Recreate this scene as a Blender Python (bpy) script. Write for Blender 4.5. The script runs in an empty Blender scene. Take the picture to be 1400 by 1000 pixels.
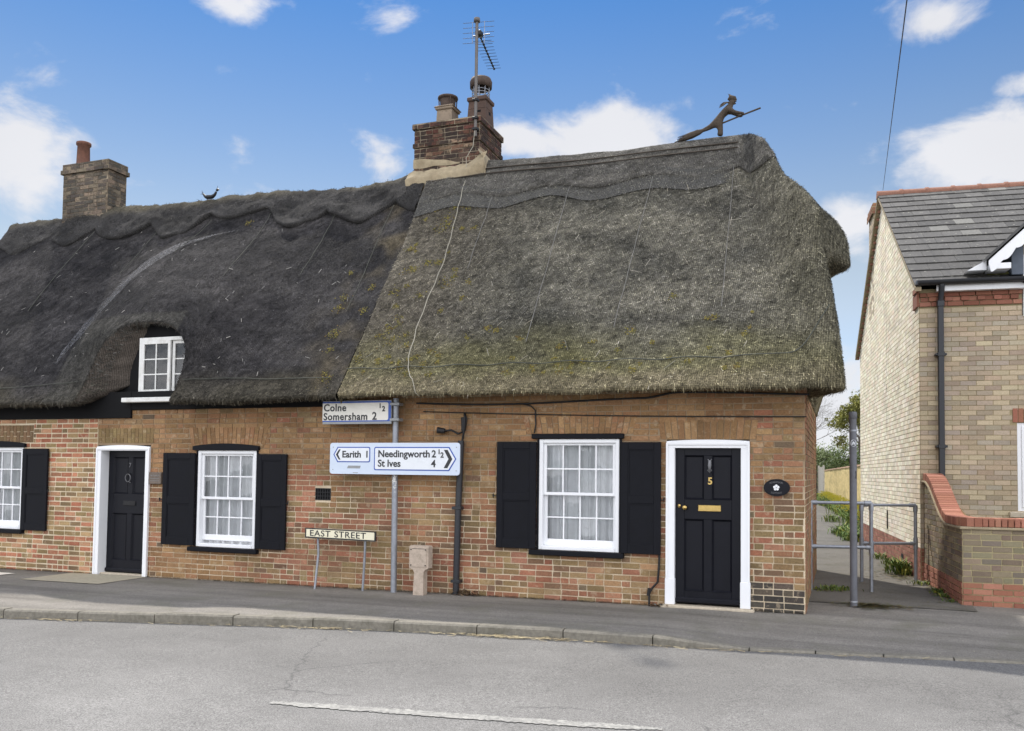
import bpy, bmesh, math, random
from mathutils import Vector, Matrix, noise
R = math.radians
sc = bpy.context.scene
C = sc.collection
random.seed(7)
# ------------------------------------------------------------------ camera
def make_camera():
    psi, p, rho = R(20.5), R(2.5), R(0.7)
    F = Vector((-math.sin(psi)*math.cos(p), math.cos(psi)*math.cos(p), math.sin(p)))
    r = Vector((math.cos(psi), math.sin(psi), 0)); U = r.cross(F)
    r2 = r*math.cos(rho)+U*math.sin(rho); U2 = U*math.cos(rho)-r*math.sin(rho)
    cd = bpy.data.cameras.new('camera'); co = bpy.data.objects.new('camera', cd); C.objects.link(co)
    m = Matrix((r2, U2, -F)).transposed().to_4x4(); m.translation = (0.3793, -10.7077, 1.5757)
    co.matrix_world = m
    cd.sensor_width = 36; cd.lens = 36*1200/1400; cd.shift_y = 94/1400
    cd.clip_start = .05; cd.clip_end = 3000
    sc.camera = co
make_camera()
# ------------------------------------------------------------------ world, sun, exposure
SUN_AZ, SUN_EL = R(-38), R(54)          # azimuth from +Y towards +X
sc.view_settings.view_transform = 'Standard'; sc.view_settings.look = 'None'
sc.view_settings.gamma = 1; sc.view_settings.exposure = 0.7
def make_world():
    w = bpy.data.worlds.new('World'); sc.world = w; w.use_nodes = True
    nt = w.node_tree; N = nt.nodes; Lk = nt.links; N.clear()
    def nd(t, **k):
        n = N.new(t)
        for a, b in k.items(): setattr(n, a, b)
        return n
    def math_(op, a, b=None, clamp=False):
        n = nd('ShaderNodeMath', operation=op); n.use_clamp = clamp
        for i, v in enumerate((a, b)):
            if v is None: continue
            if isinstance(v, (int, float)): n.inputs[i].default_value = v
            else: Lk.new(v, n.inputs[i])
        return n.outputs[0]
    sky = nd('ShaderNodeTexSky'); sky.sky_type = 'NISHITA'; sky.sun_disc = False
    sky.sun_elevation = SUN_EL; sky.sun_rotation = SUN_AZ
    sky.air_density = 1.0; sky.dust_density = 0.0; sky.ozone_density = 3.0
    hs = nd('ShaderNodeHueSaturation'); hs.inputs['Saturation'].default_value = 1.12; hs.inputs['Value'].default_value = 1.0
    Lk.new(sky.outputs[0], hs.inputs['Color'])
    tc = nd('ShaderNodeTexCoord'); sx = nd('ShaderNodeSeparateXYZ'); Lk.new(tc.outputs['Generated'], sx.inputs[0])
    az = math_('MULTIPLY', math_('ARCTAN2', sx.outputs[0], sx.outputs[1]), 57.29578)
    el = math_('MULTIPLY', math_('ARCSINE', sx.outputs[2]), 57.29578)
    mp = nd('ShaderNodeMapping'); mp.inputs['Scale'].default_value = (1, 1, 1.7); Lk.new(tc.outputs['Generated'], mp.inputs[0])
    te = nd('ShaderNodeMapRange'); Lk.new(el, te.inputs[0]); te.inputs[1].default_value = 10; te.inputs[2].default_value = 30
    tint = nd('ShaderNodeMix', data_type='RGBA'); Lk.new(te.outputs[0], tint.inputs['Factor']); tint.inputs['A'].default_value = (1.5, .93, .62, 1); tint.inputs['B'].default_value = (.46, .65, .77, 1)
    lo = nd('ShaderNodeMapRange'); Lk.new(el, lo.inputs[0]); lo.inputs[1].default_value = 3; lo.inputs[2].default_value = 13
    t2 = nd('ShaderNodeMix', data_type='RGBA'); Lk.new(lo.outputs[0], t2.inputs['Factor']); t2.inputs['A'].default_value = (.66, .72, .86, 1); Lk.new(tint.outputs['Result'], t2.inputs['B'])
    tm = nd('ShaderNodeMix', data_type='RGBA', blend_type='MULTIPLY'); tm.inputs['Factor'].default_value = 1; Lk.new(hs.outputs[0], tm.inputs['A']); Lk.new(t2.outputs['Result'], tm.inputs['B'])
    no = nd('ShaderNodeTexNoise'); no.inputs['Scale'].default_value = 11; no.inputs['Detail'].default_value = 9
    no.inputs['Roughness'].default_value = .58; no.inputs['Distortion'].default_value = .25
    Lk.new(mp.outputs[0], no.inputs['Vector'])
    n2 = nd('ShaderNodeTexNoise'); n2.inputs['Scale'].default_value = 3; n2.inputs['Detail'].default_value = 3
    Lk.new(mp.outputs[0], n2.inputs['Vector'])
    blobs = [(-50.5,17.2,4.2,3.2,1.0),(-46.3,16.6,3,1.6,.55),(-14.5,21.0,7.5,2.2,1.0),(-20,21.2,3,1.6,.8),(-9.3,22.7,3,1.0,.45),
             (9.0,18.3,5.2,2.7,1.1),(10.5,21.6,2.4,.9,.7),(5.6,25.6,2.6,1.3,.7),(-38.6,27.4,3.4,1.2,.8),(-28.6,27.9,3.6,1.3,.62),
             (-29.1,19.6,2.2,1.5,.6),(1.0,15.4,2.6,1.8,.75),(0,3.5,9,4.5,1.1),(-33,14.5,3,1.0,.3)]
    fm = None
    for a, e, sa, se, s in blobs:
        u = math_('DIVIDE', math_('SUBTRACT', az, a), sa); v = math_('DIVIDE', math_('SUBTRACT', el, e), se)
        d = math_('SQRT', math_('ADD', math_('MULTIPLY', u, u), math_('MULTIPLY', v, v)))
        m = math_('MULTIPLY', math_('SUBTRACT', 1.25, d, True), s)
        fm = m if fm is None else math_('MAXIMUM', fm, m)
    # unseen bright cloud bank added behind the camera to fill the shaded fronts
    dz = math_('ABSOLUTE', math_('ADD', az, 20.0)); dz = math_('MINIMUM', dz, math_('SUBTRACT', 360.0, dz))
    mr = nd('ShaderNodeMapRange'); mr.interpolation_type = 'SMOOTHSTEP'; Lk.new(dz, mr.inputs[0])
    mr.inputs[1].default_value = 60; mr.inputs[2].default_value = 105
    back = mr.outputs[0]
    fm = math_('MAXIMUM', fm, math_('MULTIPLY', back, .72))
    nn = math_('MULTIPLY', math_('SUBTRACT', no.outputs[0], .5), 2.3)
    den = math_('ADD', fm, nn)
    md = nd('ShaderNodeMapRange'); md.interpolation_type = 'SMOOTHSTEP'; Lk.new(den, md.inputs[0])
    md.inputs[1].default_value = .22; md.inputs[2].default_value = .85; md.inputs[4].default_value = .96
    # cloud brightness: whiter in the thick parts, boosted in the added bank behind the camera
    br = math_('ADD', math_('MULTIPLY', n2.outputs[0], 1.2), 4.7)
    br = math_('ADD', br, math_('MULTIPLY', back, BACK_BOOST))
    cc = nd('ShaderNodeCombineColor')
    Lk.new(math_('MULTIPLY', br, .985), cc.inputs[0]); Lk.new(math_('MULTIPLY', br, .99), cc.inputs[1]); Lk.new(math_('MULTIPLY', br, 1.03), cc.inputs[2])
    mx = nd('ShaderNodeMix', data_type='RGBA'); Lk.new(md.outputs[0], mx.inputs['Factor'])
    Lk.new(tm.outputs['Result'], mx.inputs['A']); Lk.new(cc.outputs[0], mx.inputs['B'])
    bg = nd('ShaderNodeBackground'); bg.inputs[1].default_value = .1; Lk.new(mx.outputs['Result'], bg.inputs[0])
    out = nd('ShaderNodeOutputWorld'); Lk.new(bg.outputs[0], out.inputs[0])
BACK_BOOST = 10.0
make_world()
def make_sun():
    sd = bpy.data.lights.new('sun', 'SUN'); so = bpy.data.objects.new('sun', sd); C.objects.link(so)
    sd.energy = 2.9; sd.angle = R(1.4); sd.color = (1, .95, .87)
    d = Vector((math.sin(SUN_AZ)*math.cos(SUN_EL), math.cos(SUN_AZ)*math.cos(SUN_EL), math.sin(SUN_EL)))
    so.rotation_euler = d.to_track_quat('Z', 'Y').to_euler(); so.location = d*60
make_sun()
# ------------------------------------------------------------------ helpers
def S(r, g, b, k=1.0):
    f = lambda c: ((c/255+.055)/1.055)**2.4 if c > 10 else c/255/12.92
    return (f(r)*k, f(g)*k, f(b)*k)
def V(*a): return Vector(a)
class MB:
    "collects faces and links them as one mesh object; every face carries a colour and a material slot"
    def __init__(s): s.v = []; s.f = []; s.c = []; s.m = []; s.sm = []
    def face(s, pts, col=(1, 1, 1), m=0, smooth=False):
        i = len(s.v); s.v.extend([tuple(p) for p in pts]); s.f.append(tuple(range(i, i+len(pts)))); s.c.append(col); s.m.append(m); s.sm.append(smooth)
    def grid(s, P, cols=None, col=(1, 1, 1), m=0, smooth=True, flip=False):
        i0 = len(s.v); a = len(P); b = len(P[0])
        for row in P: s.v.extend([tuple(p) for p in row])
        for i in range(a-1):
            for j in range(b-1):
                q = (i0+i*b+j, i0+(i+1)*b+j, i0+(i+1)*b+j+1, i0+i*b+j+1)
                s.f.append(q[::-1] if flip else q); s.m.append(m); s.sm.append(smooth)
                s.c.append([cols[i][j], cols[i+1][j], cols[i+1][j+1], cols[i][j+1]][::-1] if (cols and flip) else ([cols[i][j], cols[i+1][j], cols[i+1][j+1], cols[i][j+1]] if cols else col))
    def box(s, x0, x1, y0, y1, z0, z1, col=(1, 1, 1), m=0, tf=None):
        p = [V(x, y, z) for x in (x0, x1) for y in (y0, y1) for z in (z0, z1)]
        if tf: p = [tf(q) for q in p]
        for q in ((0,1,3,2), (4,6,7,5), (0,4,5,1), (2,3,7,6), (0,2,6,4), (1,5,7,3)): s.face([p[k] for k in q], col, m)
    def bbox(s, x0, x1, y0, y1, z0, z1, b=.006, col=(1, 1, 1), m=0, tf=None):
        "box with chamfered edges"
        b = min(b, (x1-x0)*.45, (y1-y0)*.45, (z1-z0)*.45)
        bm = bmesh.new(); bmesh.ops.create_cube(bm, size=1)
        for v in bm.verts: v.co = V((x0+x1)/2+v.co.x*(x1-x0), (y0+y1)/2+v.co.y*(y1-y0), (z0+z1)/2+v.co.z*(z1-z0))
        bmesh.ops.bevel(bm, geom=bm.edges[:], offset=b, segments=1, affect='EDGES')
        for f in bm.faces: s.face([tf(v.co) if tf else v.co.copy() for v in f.verts], col, m)
        bm.free()
    def tube(s, pts, r, n=10, col=(1, 1, 1), m=0, cap=True):
        pts = [Vector(p) for p in pts]; rs = r if isinstance(r, (list, tuple)) else [r]*len(pts)
        rings = []; a = None
        for i, p in enumerate(pts):
            t = (pts[min(i+1, len(pts)-1)]-pts[max(i-1, 0)]).normalized()
            if a is None: a = t.orthogonal().normalized()
            a = (a-t*a.dot(t)).normalized(); b = t.cross(a)
            rings.append([p+(a*math.cos(2*math.pi*k/n)+b*math.sin(2*math.pi*k/n))*rs[i] for k in range(n+1)])
        s.grid(rings, col=col, m=m, flip=True)
        if cap:
            s.face(rings[0][:-1][::-1], col, m); s.face(rings[-1][:-1], col, m)
    def lathe(s, c, prof, n=20, col=(1, 1, 1), m=0, sq=False):
        rings = []
        for r_, z in prof:
            rings.append([V(c[0]+r_*math.cos(2*math.pi*k/n), c[1]+r_*math.sin(2*math.pi*k/n), c[2]+z) for k in range(n+1)])
        s.grid(rings, col=col, m=m, flip=True)
    def prism(s, poly, d0, d1, tf, col=(1, 1, 1), m=0):
        "poly: 2D points counter-clockwise; tf(u, w, d) -> point; extruded from depth d0 (front) to d1"
        A = [tf(u, w, d0) for u, w in poly]; B = [tf(u, w, d1) for u, w in poly]
        s.face(A, col, m); s.face(B[::-1], col, m)
        for i in range(len(poly)):
            j = (i+1) % len(poly); s.face([A[i], B[i], B[j], A[j]], col, m)
    def build(s, name, mats, parent=None, kind=None):
        me = bpy.data.meshes.new(name); me.from_pydata(s.v, [], s.f)
        mats = mats if isinstance(mats, (list, tuple)) else [mats]
        for m in mats: me.materials.append(m)
        me.polygons.foreach_set('material_index', s.m); me.polygons.foreach_set('use_smooth', s.sm)
        at = me.color_attributes.new('Col', 'FLOAT_COLOR', 'CORNER'); flat = []
        for f, c in zip(s.f, s.c):
            if isinstance(c, list):
                for q in c: flat.extend((q[0], q[1], q[2], 1))
            else: flat.extend((c[0], c[1], c[2], 1)*len(f))
        at.data.foreach_set('color', flat)
        me.update()
        o = bpy.data.objects.new(name, me); C.objects.link(o)
        if parent: setparent(o, parent)
        if kind: o['kind'] = kind
        return o
def world_mat(o):
    m = o.matrix_basis.copy()
    if o.parent: m = world_mat(o.parent) @ o.matrix_parent_inverse @ m
    return m
def setparent(o, p):
    o.parent = p; o.matrix_parent_inverse = world_mat(p).inverted()
def tag(o, label, cat, group=None):
    o['label'] = label; o['category'] = cat
    if group: o['group'] = group
    return o
def empty(name, loc, label, cat, group=None, rz=0):
    o = bpy.data.objects.new(name, None); C.objects.link(o); o.location = loc; o.rotation_euler = (0, 0, rz); o.empty_display_size = .3
    return tag(o, label, cat, group)
def XZ(y0):                     # prism transform: facing the street (-Y)
    return lambda u, w, d: V(u, y0+d, w)
def text(body, size, x, z, y, parent, mat, align='LEFT', bold=0.0, name='lettering', sx=1.0, spacing=1.0, shear=0, tf=None):
    if isinstance(body, list):          # one object per word or number
        for b in body: text(b[0], b[1], b[2], b[3], y, parent, mat, b[4], bold, name, sx, spacing, shear, tf)
        return
    parts = [(body, size, x, z, align)]
    bm = bmesh.new()
    for b, sz, px, pz, al in parts:
        cu = bpy.data.curves.new('t', 'FONT'); cu.body = b; cu.size = sz; cu.align_x = al; cu.offset = bold; cu.space_character = spacing; cu.extrude = .0015; cu.shear = shear
        cu.resolution_u = 4
        ob = bpy.data.objects.new('t', cu); C.objects.link(ob)
        dg = bpy.context.evaluated_depsgraph_get(); dg.update()
        me = bpy.data.meshes.new_from_object(ob.evaluated_get(dg))
        me.transform(Matrix.Translation((px, y, pz)) @ Matrix.Rotation(R(90), 4, 'X') @ Matrix.Diagonal((sx, 1, 1, 1)))
        bm.from_mesh(me)
        bpy.data.objects.remove(ob); bpy.data.curves.remove(cu); bpy.data.meshes.remove(me)
    if tf:
        for v in bm.verts: v.co = tf(v.co)
    me = bpy.data.meshes.new(name); bm.to_mesh(me); bm.free(); me.materials.append(mat)
    o = bpy.data.objects.new(name, me); C.objects.link(o); setparent(o, parent)
    return o
# ------------------------------------------------------------------ materials
def new_mat(name, rough=.8, metallic=0, spec=.5):
    m = bpy.data.materials.new(name); m.use_nodes = True; nt = m.node_tree
    b = nt.nodes['Principled BSDF']; b.inputs['Roughness'].default_value = rough; b.inputs['Metallic'].default_value = metallic
    b.inputs['Specular IOR Level'].default_value = spec
    return m, nt, b
def noise_node(nt, scale, detail=4, rough=.6, coord='Object', stretch=None):
    tc = nt.nodes.new('ShaderNodeTexCoord'); n = nt.nodes.new('ShaderNodeTexNoise')
    n.inputs['Scale'].default_value = scale; n.inputs['Detail'].default_value = detail; n.inputs['Roughness'].default_value = rough
    if stretch:
        mp = nt.nodes.new('ShaderNodeMapping'); mp.inputs['Scale'].default_value = stretch
        nt.links.new(tc.outputs[coord], mp.inputs[0]); nt.links.new(mp.outputs[0], n.inputs['Vector'])
    else: nt.links.new(tc.outputs[coord], n.inputs['Vector'])
    return n
def ramp(nt, src, stops):
    r = nt.nodes.new('ShaderNodeValToRGB'); e = r.color_ramp.elements
    while len(e) < len(stops): e.new(.5)
    for i, (p, c) in enumerate(stops):
        e[i].position = p; e[i].color = (*c, 1) if isinstance(c, tuple) else (c, c, c, 1)
    nt.links.new(src, r.inputs[0]); return r.outputs[0]
def mixc(nt, fac, a, b, mode='MIX'):
    m = nt.nodes.new('ShaderNodeMix'); m.data_type = 'RGBA'; m.blend_type = mode
    for k, v in (('Factor', fac), ('A', a), ('B', b)):
        if isinstance(v, (int, float)): m.inputs[k].default_value = v
        elif isinstance(v, tuple): m.inputs[k].default_value = (*v, 1)
        else: nt.links.new(v, m.inputs[k])
    return m.outputs['Result']
def bump(nt, b, h, strength=.3, dist=.01):
    n = nt.nodes.new('ShaderNodeBump'); n.inputs['Strength'].default_value = strength; n.inputs['Distance'].default_value = dist
    nt.links.new(h, n.inputs['Height']); nt.links.new(n.outputs[0], b.inputs['Normal'])
def plain(name, col, rough=.6, metallic=0, var=.25, scale=14, bstr=.08, spec=.5, dirt=None, dscale=2.5):
    "painted / natural single-colour surface with procedural unevenness and wear"
    m, nt, b = new_mat(name, rough, metallic, spec)
    n = noise_node(nt, scale, 6, .65)
    c = mixc(nt, 1.0, col, ramp(nt, n.outputs[0], [(.25, 1-var), (.75, 1+var*.6)]), 'MULTIPLY')
    if dirt:
        d = noise_node(nt, dscale, 8, .7)
        c = mixc(nt, ramp(nt, d.outputs[0], [(.5, 0.0), (.72, .75)]), c, dirt)
    nt.links.new(c, b.inputs['Base Color'])
    rr = nt.nodes.new('ShaderNodeMapRange'); nt.links.new(n.outputs[0], rr.inputs[0])
    rr.inputs[3].default_value = max(.05, rough-.12); rr.inputs[4].default_value = min(1, rough+.15); nt.links.new(rr.outputs[0], b.inputs['Roughness'])
    if bstr: bump(nt, b, n.outputs[0], bstr, .004)
    return m
def attr_mat(name, rough=.9, var=.35, scale=45, bstr=.35, bdist=.006, spec=.3, lowvar=.2, spots=None, net=None):
    "colour comes from each brick's / stalk's own colour attribute"
    m, nt, b = new_mat(name, rough, 0, spec)
    a = nt.nodes.new('ShaderNodeVertexColor'); a.layer_name = 'Col'
    n = noise_node(nt, scale, 8, .72)
    c = mixc(nt, 1.0, a.outputs[0], ramp(nt, n.outputs[0], [(.25, 1-var), (.72, 1+var)]), 'MULTIPLY')
    if lowvar:
        l = noise_node(nt, 1.1, 5, .6)
        c = mixc(nt, 1.0, c, ramp(nt, l.outputs[0], [(.3, 1-lowvar), (.7, 1+lowvar)]), 'MULTIPLY')
    if spots:
        sp = noise_node(nt, spots[1], 7, .68)
        c = mixc(nt, ramp(nt, sp.outputs[0], [(spots[2], 0.0), (spots[2]+.05, spots[3])]), c, spots[0])
    if net:         # the wire netting stretched over the thatch: a fine diamond mesh, in metres
        tc = nt.nodes.new('ShaderNodeTexCoord'); sx = nt.nodes.new('ShaderNodeSeparateXYZ'); nt.links.new(tc.outputs['Object'], sx.inputs[0])
        def mm(op, a_, b_):
            q = nt.nodes.new('ShaderNodeMath'); q.operation = op
            for i, v in enumerate((a_, b_)):
                if isinstance(v, (int, float)): q.inputs[i].default_value = v
                elif v is not None: nt.links.new(v, q.inputs[i])
            return q.outputs[0]
        u = mm('MULTIPLY', mm('SUBTRACT', sx.outputs[0], mm('MULTIPLY', sx.outputs[1], .15)), 2*math.pi/net[0]); v = mm('MULTIPLY', sx.outputs[2], 1.2*2*math.pi/net[0])
        w_ = mm('MULTIPLY', mm('SINE', mm('ADD', u, v), None), mm('SINE', mm('SUBTRACT', u, v), None))
        c = mixc(nt, 1.0, c, ramp(nt, mm('MULTIPLY_ADD', w_, .5) if False else mm('ADD', mm('MULTIPLY', w_, .5), .5), [(.15, 1-net[1]), (.5, 1.0), (.85, 1+net[1]*.8)]), 'MULTIPLY')
    nt.links.new(c, b.inputs['Base Color'])
    if bstr: bump(nt, b, n.outputs[0], bstr, bdist)
    return m
M = {}
M['brick'] = attr_mat('weathered_brick', .92, .34, 48, .8, .008, lowvar=.26, spots=(S(186,168,142), 9, .57, .38))
M['newbrick'] = attr_mat('buff_facing_brick', .9, .22, 70, .4, .004, lowvar=.08)
M['soot'] = attr_mat('sooty_chimney_brick', .95, .55, 34, .9, .012, lowvar=.3, spots=((.03, .024, .021), 5, .47, .8))
M['greybrick'] = attr_mat('lichened_chimney_brick', .95, .5, 34, .9, .012, lowvar=.3, spots=((.07, .065, .055), 6, .52, .7))
def mortar_mat(name, a, b_, sc=1.6, lo=.42, hi=.6, wash=None):
    m, nt, b = new_mat(name, .95, 0, .2)
    n = noise_node(nt, sc, 7, .62); f = noise_node(nt, 90, 4, .6)
    c = mixc(nt, ramp(nt, n.outputs[0], [(lo, 0.0), (hi, 1.0)]), a, b_)
    c = mixc(nt, 1.0, c, ramp(nt, f.outputs[0], [(.3, .8), (.7, 1.15)]), 'MULTIPLY')
    if wash:        # brown limewash that was brushed over the upper part of the wall
        tc = nt.nodes.new('ShaderNodeTexCoord'); sx = nt.nodes.new('ShaderNodeSeparateXYZ'); nt.links.new(tc.outputs['Object'], sx.inputs[0])
        w = noise_node(nt, 1.7, 6, .65); ad = nt.nodes.new('ShaderNodeMath'); ad.operation = 'MULTIPLY_ADD'; nt.links.new(w.outputs[0], ad.inputs[0]); ad.inputs[1].default_value = 1.6; nt.links.new(sx.outputs[2], ad.inputs[2])
        mr = nt.nodes.new('ShaderNodeMapRange'); nt.links.new(ad.outputs[0], mr.inputs[0]); mr.inputs[1].default_value = 2.0; mr.inputs[2].default_value = 2.5; mr.inputs[4].default_value = .72
        c = mixc(nt, mr.outputs[0], c, wash)
    a_ = nt.nodes.new('ShaderNodeVertexColor'); a_.layer_name = 'Col'
    c = mixc(nt, 1.0, c, a_.outputs[0], 'MULTIPLY')
    nt.links.new(c, b.inputs['Base Color']); bump(nt, b, f.outputs[0], .4, .004); return m
M['mortar'] = mortar_mat('lime_mortar', S(214,198,172), S(172,148,118), 1.5, .45, .68, S(116,92,66))
M['mortar_brown'] = mortar_mat('brown_mortar', S(148,118,84), S(132,102,70))
M['mortar_pale'] = mortar_mat('repointed_mortar', S(224,210,184), S(208,192,162))
M['mortar_stack'] = mortar_mat('sooted_lime_mortar', S(158,146,126), S(92,80,68), 3.5, .4, .58)
M['mortar_bound'] = mortar_mat('garden_wall_mortar', S(186,174,136), S(160,148,116))
M['mortar_new'] = mortar_mat('modern_mortar', S(164,150,118), S(150,138,108))
M['white'] = plain('white_gloss_paint', (.85, .86, .88), .35, 0, .025, 3, 0)
M['oldwhite'] = plain('weathered_white_paint', (.74, .74, .72), .5, 0, .08, 8, .06, dirt=(.45, .43, .38), dscale=5)
M['black'] = plain('black_paint', (.0075, .008, .0115), .6, 0, .3, 9, .05, spec=.16)
M['blackdoor'] = plain('black_door_paint', (.007, .0075, .012), .4, 0, .2, 5, .04, spec=.2)
M['tarboard'] = plain('tarred_board', (.006, .006, .007), .75, 0, .5, 8, .3, spec=.2)
M['plastic'] = plain('black_plastic', (.022, .024, .03), .4, 0, .2, 5, .02)
M['brass'] = plain('brass', (.62, .44, .16), .32, 1, .2, 30, .05)
M['iron'] = plain('dark_iron', (.03, .03, .032), .5, .6, .4, 30, .2)
M['silver'] = plain('dull_silver', (.2, .2, .21), .5, .9, .3, 30, .1)
M['galv'] = plain('galvanised_steel', (.33, .35, .39), .5, .55, .22, 20, .05, dirt=(.2, .2, .2), dscale=6)
M['postgrey'] = plain('grey_plastic_post', (.13, .135, .155), .5, 0, .15, 9, .03, dirt=(.07, .07, .07), dscale=4)
M['stone'] = plain('worn_stone', S(190,178,158), .9, 0, .3, 25, .3)
M['concrete'] = plain('pinkish_concrete', S(186,170,154), .9, 0, .25, 30, .3, dirt=S(140,128,112), dscale=7)
M['render'] = plain('cream_mortar_fillet', S(160,146,120), .95, 0, .3, 14, .5, dirt=S(130,115,90), dscale=5)
M['terracotta'] = plain('terracotta', S(116,80,66), .85, 0, .35, 12, .2, dirt=S(90,60,50), dscale=4)
M['potgrey'] = plain('sooted_clay', S(150,134,116), .9, 0, .4, 10, .3, dirt=S(80,70,64), dscale=5)
M['potdark'] = plain('sooted_dark_clay', S(92,72,62), .9, 0, .4, 10, .3, dirt=S(50,44,42), dscale=5)
M['cowl'] = plain('rusty_cowl_metal', S(84,70,62), .7, .3, .4, 15, .2)
M['redtile'] = plain('red_clay_tile', S(146,104,86), .85, 0, .3, 20, .2, dirt=S(120,80,64), dscale=4)
M['coping'] = plain('weathered_coping', S(150,122,96), .9, 0, .4, 8, .3)
M['slate'] = attr_mat('roof_slate', .75, .3, 30, .35, .005, .4, .1, spots=((.34, .33, .28), 14, .60, .6))
M['lead'] = plain('lead_sheet', S(92,100,112), .55, .3, .25, 10, .1)
M['signwhite'] = plain('sign_face_white', (.76, .79, .83), .3, 0, .05, 3, 0, dirt=(.66, .68, .72), dscale=2)
M['signpale'] = plain('sign_face_old', (.74, .72, .66), .4, 0, .08, 5, 0, dirt=(.6, .57, .5), dscale=4)
M['signbluewhite'] = plain('sign_face_bluish', (.60, .68, .80), .35, 0, .06, 4, 0)
M['signblue'] = plain('sign_blue', S(40,80,165), .35, 0, .1, 5, 0)
M['signblack'] = plain('sign_black', (.02, .021, .024), .4, 0, .1, 5, 0)
M['signgrey'] = plain('sign_back_grey', (.3, .31, .32), .5, .3, .2, 10, .03)
M['cream'] = plain('cream_nameplate', S(232,226,200), .4, 0, .06, 6, 0, dirt=S(205,196,165), dscale=5)
M['slateplaque'] = plain('slate_plaque', S(112,100,90), .7, 0, .4, 30, .3)
M['cablewhite'] = plain('pale_cable', S(158,153,138), .6, 0, .1, 5, 0)
M['net'] = plain('netting_twine', S(120,118,114), .8, 0, .2, 5, 0)
M['netdark'] = plain('netting_wire', S(72,74,66), .8, 0, .2, 5, 0)
M['mast'] = plain('weathered_mast', (.16, .145, .135), .6, .4, .3, 14, .1)
M['strawfig'] = plain('weathered_straw', S(74,64,54), .95, 0, .5, 40, .8)
M['curtain'] = plain('net_curtain', (.90, .905, .92), .9, 0, .12, 7, .1)
M['curtain_dark'] = plain('drawn_curtain', (.28, .29, .31), .9, 0, .3, 7, .1)
M['bark'] = plain('bark', S(92,84,72), .95, 0, .4, 20, .5)
M['fence'] = plain('silvered_timber', S(176,170,158), .9, 0, .3, 12, .2)
M['darkfence'] = plain('dark_stained_timber', S(44,42,42), .9, 0, .4, 12, .2)
M['thatch'] = attr_mat('thatch_reed', .95, .7, 48, 1.0, .02, .15, .14, net=(.05, .38))
M['straw'] = attr_mat('thatch_straw', .9, .2, 40, 0, .01, .2, 0, net=(.05, .38))
M['loose'] = attr_mat('loose_straw', .9, .2, 40, 0, .01, .2, 0)
M['leaf'] = attr_mat('leaf', .7, .2, 4, 0, .01, .35, 0)
M['moss'] = attr_mat('moss', .95, .5, 70, .8, .01, .1, 0)
def glass_mat():
    m = bpy.data.materials.new('window_glass'); m.use_nodes = True; nt = m.node_tree; nt.nodes.clear()
    t = nt.nodes.new('ShaderNodeBsdfTransparent'); t.inputs[0].default_value = (.92, .94, .95, 1)
    g = nt.nodes.new('ShaderNodeBsdfGlossy'); g.inputs[1].default_value = .015
    n = noise_node(nt, 3.0, 2, .5); bp = nt.nodes.new('ShaderNodeBump'); bp.inputs['Strength'].default_value = .12; bp.inputs['Distance'].default_value = .02
    nt.links.new(n.outputs[0], bp.inputs['Height']); nt.links.new(bp.outputs[0], g.inputs['Normal'])
    f = nt.nodes.new('ShaderNodeFresnel'); f.inputs[0].default_value = 1.75
    x = nt.nodes.new('ShaderNodeMixShader'); o = nt.nodes.new('ShaderNodeOutputMaterial')
    nt.links.new(f.outputs[0], x.inputs[0]); nt.links.new(t.outputs[0], x.inputs[1]); nt.links.new(g.outputs[0], x.inputs[2]); nt.links.new(x.outputs[0], o.inputs[0])
    return m
M['glass'] = glass_mat()
def net_sheen():
    m = bpy.data.materials.new('painted_net_sheen'); m.use_nodes = True; nt = m.node_tree; b = nt.nodes['Principled BSDF']; b.inputs['Base Color'].default_value = (.30, .30, .31, 1); b.inputs['Roughness'].default_value = .7  # pale see-through grey that paints the sheen of the stretched netting
    n = noise_node(nt, 30, 5, .7); l = noise_node(nt, 2.2, 4, .6)
    mu = nt.nodes.new('ShaderNodeMath'); mu.operation = 'MULTIPLY'; nt.links.new(ramp(nt, n.outputs[0], [(.40, .0), (.66, .5)]), mu.inputs[0]); nt.links.new(ramp(nt, l.outputs[0], [(.35, .3), (.65, 1.0)]), mu.inputs[1])
    nt.links.new(mu.outputs[0], b.inputs['Alpha']); return m
M['netsheen'] = net_sheen()
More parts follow.
